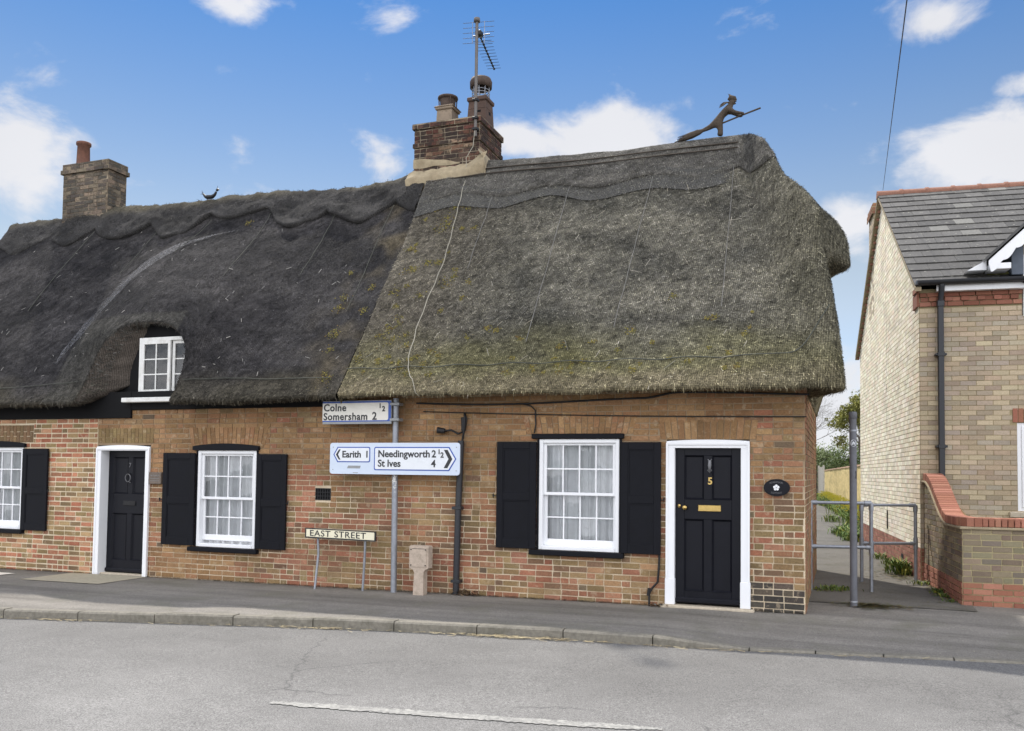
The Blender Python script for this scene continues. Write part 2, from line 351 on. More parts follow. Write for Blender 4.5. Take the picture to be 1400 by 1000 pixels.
def asphalt(name, col, agg=.5, stain=None, crack=False, scale=1.0, bands=False, tone=False):
    m, nt, b = new_mat(name, .88, 0, .3)
    f = noise_node(nt, 95, 4, .75); g = noise_node(nt, 30, 6, .75); l = noise_node(nt, .55*scale, 6, .62); mid = noise_node(nt, 3.2, 5, .65)
    c = mixc(nt, 1.0, col, ramp(nt, f.outputs[0], [(.32, 1-agg), (.5, 1.0), (.70, 1+agg*1.1)]), 'MULTIPLY')
    c = mixc(nt, 1.0, c, ramp(nt, g.outputs[0], [(.3, .78), (.7, 1.18)]), 'MULTIPLY')
    if tone:        # darker band along the kerb, paler lane beyond it
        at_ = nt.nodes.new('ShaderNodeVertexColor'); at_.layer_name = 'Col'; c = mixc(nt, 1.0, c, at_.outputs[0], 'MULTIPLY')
    if bands:       # lengthwise trench reinstatements and wear lines
        tb = noise_node(nt, 1.0, 4, .55, 'Object', (.12, 2.6, 1)); c = mixc(nt, 1.0, c, ramp(nt, tb.outputs[0], [(.36, .72), (.5, 1.0), (.66, 1.16)]), 'MULTIPLY')
    c = mixc(nt, 1.0, c, ramp(nt, l.outputs[0], [(.3, .84), (.7, 1.12)]), 'MULTIPLY')
    c = mixc(nt, 1.0, c, ramp(nt, mid.outputs[0], [(.3, .92), (.72, 1.07)]), 'MULTIPLY')
    if stain: c = mixc(nt, ramp(nt, noise_node(nt, 1.3, 8, .7).outputs[0], [(.5, 0.0), (.7, .7)]), c, stain)
    if crack:
        tc = nt.nodes.new('ShaderNodeTexCoord'); vo = nt.nodes.new('ShaderNodeTexVoronoi'); vo.feature = 'DISTANCE_TO_EDGE'; vo.inputs['Scale'].default_value = .45
        wn = noise_node(nt, 2.2, 5, .7); ad = nt.nodes.new('ShaderNodeMix'); ad.data_type = 'VECTOR'; ad.inputs['Factor'].default_value = .25
        nt.links.new(tc.outputs['Object'], ad.inputs['A']); nt.links.new(wn.outputs[1], ad.inputs['B']); nt.links.new(ad.outputs['Result'], vo.inputs['Vector'])
        mk = ramp(nt, noise_node(nt, .7, 3, .5).outputs[0], [(.5, 0.0), (.6, 1.0)])
        ck = ramp(nt, vo.outputs['Distance'], [(.0, .55), (.006, 0.0)])
        c = mixc(nt, mixc(nt, 1.0, ck, mk, 'MULTIPLY'), c, (.05, .05, .05))
    nt.links.new(c, b.inputs['Base Color'])
    bump(nt, b, f.outputs[0], .5, .006)
    return m
M['road'] = asphalt('worn_asphalt', (.212, .206, .196), .65, None, True, tone=True)
M['pavement'] = asphalt('pavement_tarmac', (.205, .190, .168), .45, (.14, .135, .10), bands=True)
M['path'] = asphalt('path_tarmac', (.145, .134, .115), .4, (.07, .065, .04))
M['kerb'] = plain('concrete_kerb', S(128,123,112), .9, 0, .4, 25, .4, dirt=S(84,81,70), dscale=4)
M['slab'] = plain('paving_slab', S(166,158,138), .9, 0, .25, 20, .2)
M['slabwhite'] = plain('pale_paving_slab', S(232,226,212), .9, 0, .2, 20, .2)
M['earth'] = plain('grassy_earth', (.07, .075, .035), 1, 0, .5, 3, .5)
def marking():
    m, nt, b = new_mat('worn_road_paint', .8, 0, .3)
    n = noise_node(nt, 22, 9, .8)
    c = mixc(nt, ramp(nt, n.outputs[0], [(.40, 1.0), (.50, .62), (.64, .1)]), (.46, .45, .41), (.21, .205, .195)); nt.links.new(c, b.inputs['Base Color']); return m
M['marking'] = marking()
def flint():
    m, nt, b = new_mat('yellow_stone_wall', .95, 0, .2)
    n = noise_node(nt, 5, 6, .7); l = noise_node(nt, 1, 4, .6, 'Object', (1, .35, 3))
    c = mixc(nt, ramp(nt, n.outputs[0], [(.35, 0.0), (.65, 1.0)]), S(176,152,98), S(226,204,148))
    c = mixc(nt, ramp(nt, l.outputs[0], [(.45, 0.0), (.7, .6)]), c, S(140,126,84))
    nt.links.new(c, b.inputs['Base Color']); bump(nt, b, n.outputs[0], .6, .03); return m
M['flint'] = flint()
# ------------------------------------------------------------------ the setting: ground
def zp(x): return .0085*max(-14, min(0, x))          # the pavement falls gently to the left
KX = [(-40,-9.4),(-16,-4.75),(-8.3,-3.1),(-5.3,-2.45),(-3.74,-2.2),(-2.04,-2.03),(-1.15,-2.02),(-.3,-1.92),(1.93,-1.56),(4,-1.25),(40,4.0)]
def ky(x):
    for (a, b), (c, d) in zip(KX, KX[1:]):
        if x <= c: return b+(d-b)*(x-a)/(c-a)
    return KX[-1][1]
def sstep(a, b, x):
    t = max(0, min(1, (x-a)/(b-a))); return t*t*(3-2*t)
def kdrop(x): return .085*sstep(-1.55, -.35, x)      # dropped kerb in front of the alley
def frange(a, b, st):
    n = max(1, int(round(abs(b-a)/st))); return [a+(b-a)*i/n for i in range(n+1)]
def road_z(x, y):
    k = ky(x); t = (y-k)/(-40-k)
    return zp(x)-.105+.015*math.sin(min(1, t*8)*3.1)+.012*noise.noise(V(x*.4, t*9, 3))
def ground():
    mb = MB()
    mb.face([(-900, -900, -.5), (900, -900, -.5), (900, 1500, -.5), (-900, 1500, -.5)]); mb.build('ground', M['earth'], kind='structure')
    xs = frange(-40, -12, 1)+frange(-11.8, 5, .2)+frange(6, 40, 1)
    mb = MB()
    rows = []
    for x in xs:
        k = ky(x); rows.append([V(x, k-.004+(-40-k)*t, zp(x)-.105+.015*math.sin(min(1, t*8)*3.1)+.012*noise.noise(V(x*.4, t*9, 3))) for t in (0, .004, .01, .02, .03, .04, .05, .055, .06, .065, .07, .075, .08, .09, .1, .14, .2, .3, .5, 1)])
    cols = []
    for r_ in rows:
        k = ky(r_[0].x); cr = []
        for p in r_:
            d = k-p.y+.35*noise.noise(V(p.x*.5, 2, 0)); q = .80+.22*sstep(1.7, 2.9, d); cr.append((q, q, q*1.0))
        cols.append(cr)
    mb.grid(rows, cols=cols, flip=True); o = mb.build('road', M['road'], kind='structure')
    mb = MB(); rows = []
    for x in xs:
        k = ky(x)+.125; y1 = 1.2 if x < 1.7 else 1.6
        rows.append([V(x, k+(y1-k)*t, zp(x)-kdrop(x)*(1-min(1, t*1.6))-.012*(1-t)+.006*noise.noise(V(x*1.3, t*6, 0))) for t in (0, .05, .12, .2, .3, .4, .5, .6, .7, .85, 1)])
    mb.grid(rows); mb.build('pavement', M['pavement'], kind='structure')
    # kerb stones
    mb = MB(); x = -16.0; rnd = random.Random(3)
    while x < 9:
        L = .915 if x < -1.2 else .6
        a, b = x+.006, x+L-.006; pts = []
        for q in (a, b): pts.append((V(q, ky(q), zp(q)-kdrop(q)), V(q, ky(q)+.125, zp(q)-kdrop(q))))
        j = rnd.uniform(-.006, .006); ch = .018
        (f0, b0), (f1, b1) = pts
        dn = V(0, 0, -.2); up = V(0, 0, j)
        f0 = f0+up; f1 = f1+up; b0 = b0+up; b1 = b1+up
        e = V(0, ch, 0); d = V(0, 0, -ch)
        mb.face([f0+dn, f1+dn, f1+d, f0+d]); mb.face([f0+d, f1+d, f1+e, f0+e]); mb.face([f0+e, f1+e, b1, b0])
        mb.face([f0+dn, f0+d, f0+e, b0, b0+dn]); mb.face([f1+dn, b1+dn, b1, f1+e, f1+d]); mb.face([b0, b1, b1+dn, b0+dn])
        x += L
    mb.build('kerb', M['kerb'], kind='structure')
    # the alley and the ground beside it
    mb = MB(); rows = []
    for y in frange(1.0, 12, .4)+frange(13, 90, 3):
        xr = 1.9 if y < 12 else 1.2-.055*(y-12)
        rows.append([V(-3.5+(xr+3.5)*t+(-.0 if y < 30 else -.03*(y-30)), y, .006+.008*noise.noise(V(t*5, y*.8, 1))) for t in (0, .25, .5, .6, .7, .8, .9, 1)])
    mb.grid(rows, flip=True); mb.build('alley_path', M['path'], kind='structure')
    mb = MB(); mb.grid([[V(x, y, .0+.0*x) for x in (-80, -20, -3.4)] for y in (5.3, 30, 120)], flip=True); mb.grid([[V(x, y, -.03) for x in (1.2, 20, 80)] for y in (1.2, 30, 120)], flip=True)
    mb.build('garden_ground', M['earth'], kind='structure')
    # flat slabs in the pavement
    mb = MB()
    def slab(x0, x1, y0, y1, m=0):
        z = lambda x: zp(x)+.004
        mb.face([(x0, y0, z(x0)), (x1, y0, z(x1)), (x1, y1, z(x1)), (x0, y1, z(x0))], m=m)
    slab(-11.0, -9.5, -1.0, -.06, 0); slab(-12.9, -11.75, -.95, -.45, 1); slab(-13.8, -12.6, -1.6, -.95, 1)
    mb.build('paving_slabs', [M['slab'], M['slabwhite']], kind='structure')
    # worn dashed centre line
    mb = MB()
    def dash(x0, y0, x1, y1, w):
        rnd = random.Random(5); n = 170; d = V(x1-x0, y1-y0, 0); nrm = V(-d.y, d.x, 0).normalized()
        A = []; B = []
        for i in range(n+1):
            p = V(x0, y0, 0)+d*i/n; p.z = road_z(p.x, p.y)+.006
            e_ = min(1, i/14, (n-i)/22); A.append(p+nrm*(w/2*(.35+.65*e_)+rnd.uniform(-.014, .014))); B.append(p-nrm*(w/2*(.35+.65*e_)+rnd.uniform(-.014, .014)))
        mb.grid([B, A], flip=False, smooth=False)
    dash(-3.5, -5.265, -.72, -4.89, .115); dash(-9.5, -6.5, -6.2, -6.05, .085); dash(2.4, -4.93, 5.4, -4.54, .085)
    mb.build('road_marking', M['marking'], kind='structure')
ground()
# ------------------------------------------------------------------ brickwork
def brick_wall(mb, O, U, Nn, u0, u1, z0, z1, holes, pal, course=.075, L=.225, bond='flemish', seed=1, ulim=None, mort_m=1, brick_m=0, mcol=None, depth=.007, jit=.0025, skip_mortar=False, joint=.015):
    rnd = random.Random(seed); Z = V(0, 0, 1)
    P = lambda u, z, d: O+U*u+Z*z+Nn*d
    H = L/2
    n = int((z1-z0)/course+.5)
    for k in range(n):
        za = z0+k*course; zc = za+course/2; zb = min(za+course, z1)
        ua, ub = (u0, u1) if ulim is None else ulim(zc)
        if ub-ua < .03: continue
        blk = sorted((h[0], h[1]) for h in holes if h[2] < zc < h[3])
        free = []; a = ua
        for b0, b1 in blk:
            if b0 > a: free.append((a, min(b0, ub)))
            a = max(a, b1)
        if a < ub: free.append((a, ub))
        pos = u0-(H if k % 2 else L)-rnd.uniform(0, .02)*(bond != 'stretcher'); i = 0
        pieces = []
        while pos < ub:
            if bond == 'stretcher': w = L
            elif bond == 'flemish': w = L if (i+k) % 2 else H
            else: w = L if rnd.random() < .62 else H
            pieces.append((pos, pos+w)); pos += w; i += 1
        for pa, pb in pieces:
            for fa, fb in free:
                a, b = max(pa, fa), min(pb, fb)
                if b-a < .035: continue
                g = joint/2; col = pal(rnd, (a+b)/2, zc)
                if col is None: continue
                j = lambda s=jit: rnd.uniform(-s, s)
                d = depth+rnd.uniform(-.3, .3)*depth
                q = [P(a+g+j(), za+g+j(), d+j()*.4), P(b-g+j(), za+g+j(), d+j()*.4), P(b-g+j(), zb-g+j(), d+j()*.4), P(a+g+j(), zb-g+j(), d+j()*.4)]
                e = .0022
                r = [P(a+g-e, za+g-e, -.006), P(b-g+e, za+g-e, -.006), P(b-g+e, zb-g+e, -.006), P(a+g-e, zb-g+e, -.006)]
                mb.face(q, col, brick_m)
                for x in range(4):
                    y = (x+1) % 4; mb.face([r[x], r[y], q[y], q[x]], col, brick_m)
    if skip_mortar: return
    us = sorted(set([u0, u1]+[x for h in holes for x in h[:2] if u0 < x < u1])); zs = sorted(set([z0, z1]+[x for h in holes for x in h[2:4] if z0 < x < z1]))
    if ulim: zs = sorted(set(zs+[z0+course*k for k in range(0, n+1, 1)]))
    for a, b in zip(us, us[1:]):
        for c, d in zip(zs, zs[1:]):
            um, zm = (a+b)/2, (c+d)/2
            if any(h[0] < um < h[1] and h[2] < zm < h[3] and not (len(h) > 4) for h in holes): continue
            A, B, A2, B2 = a, b, a, b
            if ulim:
                l0 = ulim(c); l1 = ulim(min(d, z1)); A, B, A2, B2 = max(a, l0[0]), min(b, l0[1]), max(a, l1[0]), min(b, l1[1])
                if B-A < .002: continue
                B2 = max(B2, A2+.001)
            mb.face([P(A, c, 0), P(B, c, 0), P(B2, d, 0), P(A2, d, 0)], mcol(um, zm) if mcol else (1, 1, 1), mort_m)
def soldiers(mb, O, U, Nn, u0, u1, z0, z1, pal, w=.075, seed=2, brick_m=0, fan=0, split=False, depth=.008):
    rnd = random.Random(seed); Z = V(0, 0, 1); P = lambda u, z, d: O+U*u+Z*z+Nn*d
    n = max(1, int((u1-u0)/w+.5)); w = (u1-u0)/n; g = .005; um = (u0+u1)/2
    for i in range(n):
        a, b = u0+i*w+g, u0+(i+1)*w-g; zz = [(z0, z1)] if not split else ([(z0, z0+(z1-z0)*.62), (z0+(z1-z0)*.62, z1)] if i % 2 else [(z0, z0+(z1-z0)*.36), (z0+(z1-z0)*.36, z1)])
        for za, zb in zz:
            col = pal(rnd, (a+b)/2, (za+zb)/2); d = depth+rnd.uniform(-.002, .002)
            sh = lambda u, z: u+(u-um)*fan*(z-z0)
            q = [P(sh(a, za), za+g, d), P(sh(b, za), za+g, d), P(sh(b, zb), zb-g, d), P(sh(a, zb), zb-g, d)]
            r = [P(sh(a, za)-.001, za+g, -.006), P(sh(b, za)+.001, za+g, -.006), P(sh(b, zb)+.001, zb-g, -.006), P(sh(a, zb)-.001, zb-g, -.006)]
            mb.face(q, col, brick_m)
            for x in range(4):
                y = (x+1) % 4; mb.face([r[x], r[y], q[y], q[x]], col, brick_m)
def warm(l, a, b, c): return [(x*a, y*b, z*c) for x, y, z in l]
def pick(rnd, cols, k=.12):
    c = cols[int(rnd.random()*len(cols))]; s = 1+rnd.uniform(-k, k); return (c[0]*s, c[1]*s*(1+rnd.uniform(-.04, .04)), c[2]*s)
OLD = [S(150,108,82), S(146,103,78), S(142,118,84), S(136,112,79), S(160,124,92), S(154,113,86), S(128,106,77), S(122,98,77), S(144,99,77), S(150,124,90)]
OLDRED = [S(158,103,80), S(152,98,75), S(148,103,79), S(164,114,90), S(138,113,80), S(146,120,88), S(128,95,74)]
BROWN = [S(149,115,80), S(144,110,75), S(154,120,84), S(139,106,72), S(148,110,77), S(157,123,86), S(135,104,71)]
DARKB = [S(108,92,74), S(98,84,68), S(112,98,78), S(100,88,72)]
REPOINT = [S(174,120,96), S(160,106,84), S(152,130,97), S(140,120,88), S(182,140,112), S(168,142,108), S(152,110,88), S(128,108,84)]
OLD = warm(OLD, .94, .95, .96); OLDRED = warm(OLDRED, .88, .96, .98); BROWN = warm(BROWN, .95, .97, 1.03); REPOINT = warm(REPOINT, 1.0, .97, .92)
BLACKB = [S(78,72,66), S(70,66,62), S(92,82,72)]
def pal_right(rnd, u, z):       # u = world x
    nz = noise.noise(V(u*.9, z*1.6, 5))
    if u > -.62 and z < .32+.1*nz and rnd.random() < .78: return pick(rnd, BLACKB)
    if rnd.random() < .025: return pick(rnd, DARKB)
    t = sstep(1.05, 1.75, z+nz*.5)
    if u > -.62: t *= .55
    if rnd.random() < t: return pick(rnd, BROWN, .09)
    return pick(rnd, OLDRED if nz > .12 else OLD, .12)
def pal_left(rnd, u, z):
    if u > -6.2: return pal_right(rnd, u, z)
    nz = noise.noise(V(u*.9, z*1.6, 9))
    if rnd.random() < .02: return pick(rnd, DARKB)
    if u < -8.0 and u > -9.4 and z < .45: return pick(rnd, BROWN, .1)
    if rnd.random() < sstep(1.0, 1.6, z+nz*.6)*.9: return pick(rnd, BROWN, .09)
    return pick(rnd, OLDRED if u > -7.2 else OLD, .16)
def pal_far(rnd, u, z): return pick(rnd, REPOINT, .15)
# ------------------------------------------------------------------ windows, doors, shutters
def sash_window(par, x0, x1, z0, z1, y=0.0, sill=True, arch=0.0, curtain='curtain', seed=1, cols=4, label=None, lower_gap=0.0):
    "a box-sash window facing the street: frame = the part, sashes, glass, curtain, sill and head board = its sub-parts"
    f = .05; yf = y-.018
    mb = MB()
    mb.bbox(x0, x0+f, yf, y+.13, z0, z1); mb.bbox(x1-f, x1, yf, y+.13, z0, z1); mb.bbox(x0+f, x1-f, yf, y+.13, z1-f, z1); mb.bbox(x0+f, x1-f, yf-.01, y+.13, z0, z0+.05)
    w = mb.build('window', M['white'], par)
    if label: w['label'] = label
    zi0, zi1 = z0+.05, z1-f; xi0, xi1 = x0+f, x1-f; zm = (zi0+zi1)/2+.02
    def sash(name, za, zb, yy, bot, top, st=.042):
        m = MB(); m.bbox(xi0, xi0+st, yy, yy+.04, za, zb, .004); m.bbox(xi1-st, xi1, yy, yy+.04, za, zb, .004)
        m.bbox(xi0+st, xi1-st, yy, yy+.04, za, za+bot, .004); m.bbox(xi0+st, xi1-st, yy, yy+.04, zb-top, zb, .004)
        gx0, gx1, gz0, gz1 = xi0+st, xi1-st, za+bot, zb-top
        for i in range(1, cols):
            xx = gx0+(gx1-gx0)*i/cols; m.box(xx-.009, xx+.009, yy+.008, yy+.034, gz0, gz1)
        zz = (gz0+gz1)/2
        for i in range(cols):
            a = gx0+(gx1-gx0)*i/cols+(.009 if i else 0); b = gx0+(gx1-gx0)*(i+1)/cols-(.009 if i < cols-1 else 0)
            m.box(a, b, yy+.008, yy+.034, zz-.009, zz+.009)
        m.build(name, M['white'], w)
        g = MB(); rg = random.Random(seed*7+int(za*100))
        for i in range(cols):
            for j in range(2):
                a = gx0+(gx1-gx0)*i/cols; b = gx0+(gx1-gx0)*(i+1)/cols; c0 = gz0+(gz1-gz0)*j/2; c1 = gz0+(gz1-gz0)*(j+1)/2; tx, tz = rg.uniform(-.004, .004), rg.uniform(-.005, .005)
                g.face([(a, yy+.021-tx-tz, c0), (b, yy+.021+tx-tz, c0), (b, yy+.021+tx+tz, c1), (a, yy+.021-tx+tz, c1)])
        g.build('pane', M['glass'], w)
    sash('upper_sash', zm-.03, zi1, y+.015, .038, .03); sash('lower_sash', zi0+lower_gap, zm+.0, y+.06, .085, .035)
    # gathered net curtain
    rnd = random.Random(seed); rows = []
    ph = [rnd.uniform(0, 6) for _ in range(5)]
    for i in range(90):
        x = x0+.02+(x1-x0-.04)*i/89; t = i/89
        amp = .034; fx = math.sin(t*44+ph[0]+2*math.sin(t*5+ph[1]))+.5*math.sin(t*83+ph[2]+1.5*math.sin(t*7+ph[3]))
        rows.append([V(x+.006*math.sin(q*3+i*.3), y+.15+amp*fx*(.7+.3*q), z0+.02+(z1-z0-.04)*q) for q in (0, .25, .5, .75, 1)])
    m = MB(); m.grid(rows, flip=True); m.build('curtain', M[curtain], w)
    m = MB(); m.face([(x0-.1, y+.42, z0-.1), (x1+.1, y+.42, z0-.1), (x1+.1, y+.42, z1+.1), (x0-.1, y+.42, z1+.1)]); m.build('dark_blind', M['tarboard'], w)  # dark sheet standing in for the unlit room
    if sill:
        m = MB(); m.bbox(x0-.11, x1+.07, y-.085, y+.05, z0-.068, z0-.004, .008); m.build('sill', M['black'], w)
        m = MB()
        if arch:
            n = 12; top = [(x0-.08+(x1-x0+.13)*i/n, z1+.065+arch*(1-(2*i/n-1)**2)) for i in range(n+1)]
            m.prism([(x0-.08, z1+.004), (x1+.05, z1+.004)]+top[::-1], -.05, .06, XZ(y))
        else: m.bbox(x0-.1, x1+.06, y-.05, y+.06, z1+.004, z1+.068, .008)
        m.build('head_board', M['black'], w)
    return w
def shutter(par, x0, x1, z0, z1, y=-.025, catch=None):
    mb = MB(); t = .036; st = .085; zm = (z0+z1)/2-.02
    yb = y-t
    mb.bbox(x0, x0+st, yb, y, z0, z1, .004); mb.bbox(x1-st, x1, yb, y, z0, z1, .004)
    for a, b in ((z0, z0+.11), (zm-.05, zm+.05), (z1-.09, z1)): mb.bbox(x0+st-.001, x1-st+.001, yb+.0015, y-.001, a, b, .004)
    for a, b in ((z0+.11, zm-.05), (zm+.05, z1-.09)):
        mb.box(x0+st, x1-st, yb+.014, y-.004, a, b)
        # moulding round the panel
        e = .014
        for q in ((x0+st, x0+st+e, a, b), (x1-st-e, x1-st, a, b), (x0+st+e, x1-st-e, a, a+e), (x0+st+e, x1-st-e, b-e, b)): mb.box(q[0], q[1], yb+.007, yb+.014, q[2], q[3])
    s = mb.build('shutter', M['black'], par)
    xe = x0 if catch == 'l' else x1; sg = -1 if catch == 'l' else 1
    m = MB(); zc = zm
    m.tube([V(xe-sg*.01, y-.02, zc), V(xe+sg*.02, y-.03, zc), V(xe+sg*.045, y-.035, zc+.004)], .007, 6); m.tube([V(xe+sg*.04, y-.035, zc-.025), V(xe+sg*.044, y-.037, zc+.03)], [.006, .011], 6)
    m.build('shutter_catch', M['iron'], s)
    return s
def panel_door(par, x0, x1, z0, z1, y, lock=(1.27, 1.03), bottom=.15, top=.09):
    mb = MB(); st = .105; t = .045; xm = (x0+x1)/2
    yb = y
    la, lb = lock[0], lock[1]
    mb.bbox(x0, x0+st, yb, yb+t, z0, z1, .003); mb.bbox(x1-st, x1, yb, yb+t, z0, z1, .003)
    for a, b in ((z0, z0+bottom), (lb, la), (z1-top, z1)): mb.bbox(x0+st, x1-st, yb+.001, yb+t, a, b, .003)
    for a, b in ((z0+bottom, lb), (la, z1-top)):
        mb.bbox(xm-.05, xm+.05, yb+.0005, yb+t, a, b, .003)
        for q0, q1 in ((x0+st, xm-.05), (xm+.05, x1-st)):
            mb.box(q0, q1, yb+.022, yb+t, a, b)
            e = .02
            A = [(q0, a), (q1, a), (q1, b), (q0, b)]; B = [(q0+e, a+e), (q1-e, a+e), (q1-e, b-e), (q0+e, b-e)]
            for i in range(4):
                j = (i+1) % 4
                mb.face([V(A[i][0], yb-.004, A[i][1]), V(A[j][0], yb-.004, A[j][1]), V(B[j][0], yb+.021, B[j][1]), V(B[i][0], yb+.021, B[i][1])])
    mb.bbox(x0, x1, yb-.035, yb+.0, z0+.005, z0+.07, .015)
    return mb.build('door', M['blackdoor'], par)
def rot_y(c, a):
    m = Matrix.Rotation(a, 4, 'Y'); return lambda p: c+(m @ (p-c))
# ------------------------------------------------------------------ the two thatched cottages
RIGHT = empty('thatched_cottage', (-3, 0, 0), 'brick cottage with number 5 door and higher brownish thatch, at the alley corner', 'cottage')
LEFT = empty('thatched_cottage', (-11, 0, zp(-11)), 'longer brick cottage under darker thatch with an eyebrow dormer and number 7 door', 'cottage')
X, Y_, Z_ = V(1, 0, 0), V(0, 1, 0), V(0, 0, 1)
def cottage_walls():
    WT = 2.72
    # right cottage
    win = (-3.24, -2.19, .60, 2.01); door = (-1.60, -.62, -.3, 2.0)
    a1 = (-3.42, -2.02, 2.07, 2.30); a2 = (-1.68, -.55, 2.0, 2.24); ven = None
    mb = MB()
    mort = lambda u, z: 1.0
    brick_wall(mb, V(0, 0, 0), X, -Y_, -5.29, 0, -.12, WT, [win, door, a1+(1,), a2+(1,)], pal_right, seed=11, bond='r', jit=.0035, mort_m=2 if False else 1)
    soldiers(mb, V(0, 0, 0), X, -Y_, a1[0], a1[1], a1[2], a1[3], lambda r, u, z: pick(r, BROWN), seed=3, fan=.35, split=True)
    soldiers(mb, V(0, 0, 0), X, -Y_, a2[0], a2[1], a2[2], a2[3], lambda r, u, z: pick(r, BROWN), seed=4, fan=.25)
    brick_wall(mb, V(0, 0, 0), Y_, X, 0, 5.0, -.12, WT, [], lambda r, u, z: pick(r, OLD, .15), seed=12)
    mb.face([(-5.29, 5.0, -.2), (0, 5.0, -.2), (0, 5.0, WT), (-5.29, 5.0, WT)], (.6, .6, .6), 1)
    mb.build('wall', [M['brick'], M['mortar']], RIGHT)
    # worn stone step and the dark damp bricks' lime smears
    mb = MB(); mb.bbox(-1.66, -.56, -.10, .12, -.06, .012, .012); mb.build('doorstep', M['stone'], RIGHT)
    # left cottage: brown-stained stretch and the repointed stretch beyond door 7
    winL = (-8.64, -7.59, .42, 1.85); doorL = (-10.60, -9.55, -.5, 1.93)
    mb = MB()
    b1 = (-8.78, -7.45, 1.93, 2.2); b2 = (-10.6, -9.5, 1.96, 2.2)
    brick_wall(mb, V(0, 0, 0), X, -Y_, -10.62, -5.29, -.22, WT, [winL, doorL, b1+(1,), b2+(1,), (-6.585, -6.335, 1.155, 1.322)], pal_left, seed=21, bond='r', jit=.0035)
    soldiers(mb, V(0, 0, 0), X, -Y_, b1[0], b1[1], b1[2], b1[3], lambda r, u, z: pick(r, BROWN), seed=5, fan=.3, split=True)
    soldiers(mb, V(0, 0, 0), X, -Y_, b2[0], b2[1], b2[2], b2[3], lambda r, u, z: pick(r, [S(132,112,78), S(126,104,72)]), seed=6, fan=.05, split=True)
    mb.build('wall', [M['brick'], M['mortar']], LEFT)
    winF = (-13.22, -12.17, .55, 1.89)
    mb = MB(); b3 = (-13.32, -11.98, 1.97, 2.26)
    brick_wall(mb, V(0, 0, 0), X, -Y_, -16.3, -10.62, -.22, WT, [winF, b3+(1,)], pal_far, course=.078, seed=31, bond='r', jit=.004, joint=.021)
    soldiers(mb, V(0, 0, 0), X, -Y_, b3[0], b3[1], b3[2], b3[3], lambda r, u, z: pick(r, [S(138,112,84), S(126,104,78)]), seed=7, split=True)
    brick_wall(mb, V(-16.3, 0, 0), -Y_, -X, -5.0, 0, -.2, WT, [], pal_far, seed=32)
    mb.face([(-16.3, 5.0, -.3), (-5.29, 5.0, -.3), (-5.29, 5.0, WT), (-16.3, 5.0, WT)], (.6, .6, .6), 1)
    w = mb.build('wall', [M['brick'], M['mortar_pale']], LEFT); w['label'] = 'repointed pale-jointed brick wall'
    # tarred eaves board under the dark thatch
    mb = MB(); mb.bbox(-16.2, -9.93, -.045, .0, 2.35, 2.76); mb.bbox(-9.93, -6.12, -.04, .0, 2.475, 2.76); mb.build('eaves_board', M['tarboard'], LEFT)
    # cast iron air brick
    mb = MB(); vx0, vx1, vz0, vz1 = -6.58, -6.34, 1.16, 1.318
    mb.box(vx0, vx1, .012, .02, vz0, vz1)
    for i in range(7): mb.box(vx0+.24*i/6-.004+.0, vx0+.24*i/6+.006, -.008, .012, vz0, vz1)
    for i in range(4): mb.box(vx0, vx1+.004, -.010, .011, vz0+(vz1-vz0)*i/3-.005, vz0+(vz1-vz0)*i/3+.005)
    mb.build('air_brick', M['iron'], LEFT)
cottage_walls()
sash_window(RIGHT, -3.24, -2.19, .60, 2.01, seed=1)
shutter(RIGHT, -3.81, -3.27, .605, 1.975, catch='l'); shutter(RIGHT, -2.155, -1.665, .60, 1.97, catch='r')
sash_window(LEFT, -8.64, -7.59, .42, 1.85, arch=.04, seed=2, lower_gap=.045)
shutter(LEFT, -9.26, -8.665, .43, 1.81, catch='l'); shutter(LEFT, -7.555, -7.045, .43, 1.80, catch='r')
sash_window(LEFT, -13.22, -12.17, .55, 1.89, arch=.04, seed=3)
shutter(LEFT, -13.8, -13.24, .545, 1.87, catch='l'); shutter(LEFT, -12.145, -11.60, .545, 1.87, catch='r')
def black_strips():
    for par, x0, x1, z0, z1 in ((RIGHT, -3.24, -2.19, .6, 2.01), (LEFT, -8.64, -7.59, .42, 1.85)):
        for q0, q1 in ((x0-.028, x0-.003), (x1+.003, x1+.03)): mb = MB(); mb.box(q0, q1, -.02, .05, z0, z1); mb.build('window_surround', M['black'], par)
black_strips()
def door_frame(par, x0, x1, z0, z1, w, y0=-.03, y1=.16, plinth=0, arch=0):
    mb = MB(); zb = z0
    if plinth:
        mb.bbox(x0-.012, x0+w+.006, y0-.014, y1, z0, z0+plinth, .006); mb.bbox(x1-w-.006, x1+.012, y0-.014, y1, z0, z0+plinth, .006); zb = z0+plinth
    mb.bbox(x0, x0+w, y0, y1, zb, z1-w, .006); mb.bbox(x1-w, x1, y0, y1, zb, z1-w, .006)
    n = 10; top = [(x0+(x1-x0)*i/n, z1-arch*((2*i/n-1)**2)) for i in range(n+1)]
    mb.prism([(x0, z1-w), (x1, z1-w)]+top[::-1], y0+.001, y1, XZ(0))
    # outer architrave bead
    mb.box(x0-.004, x0+.022, y0-.014, y0, zb, z1-arch-.02); mb.box(x1-.022, x1+.004, y0-.014, y0, zb, z1-arch-.02); mb.box(x0+.022, x1-.022, y0-.014, y0, z1-arch-.045, z1-arch-.02)
    return mb.build('door_frame', M['white'], par)
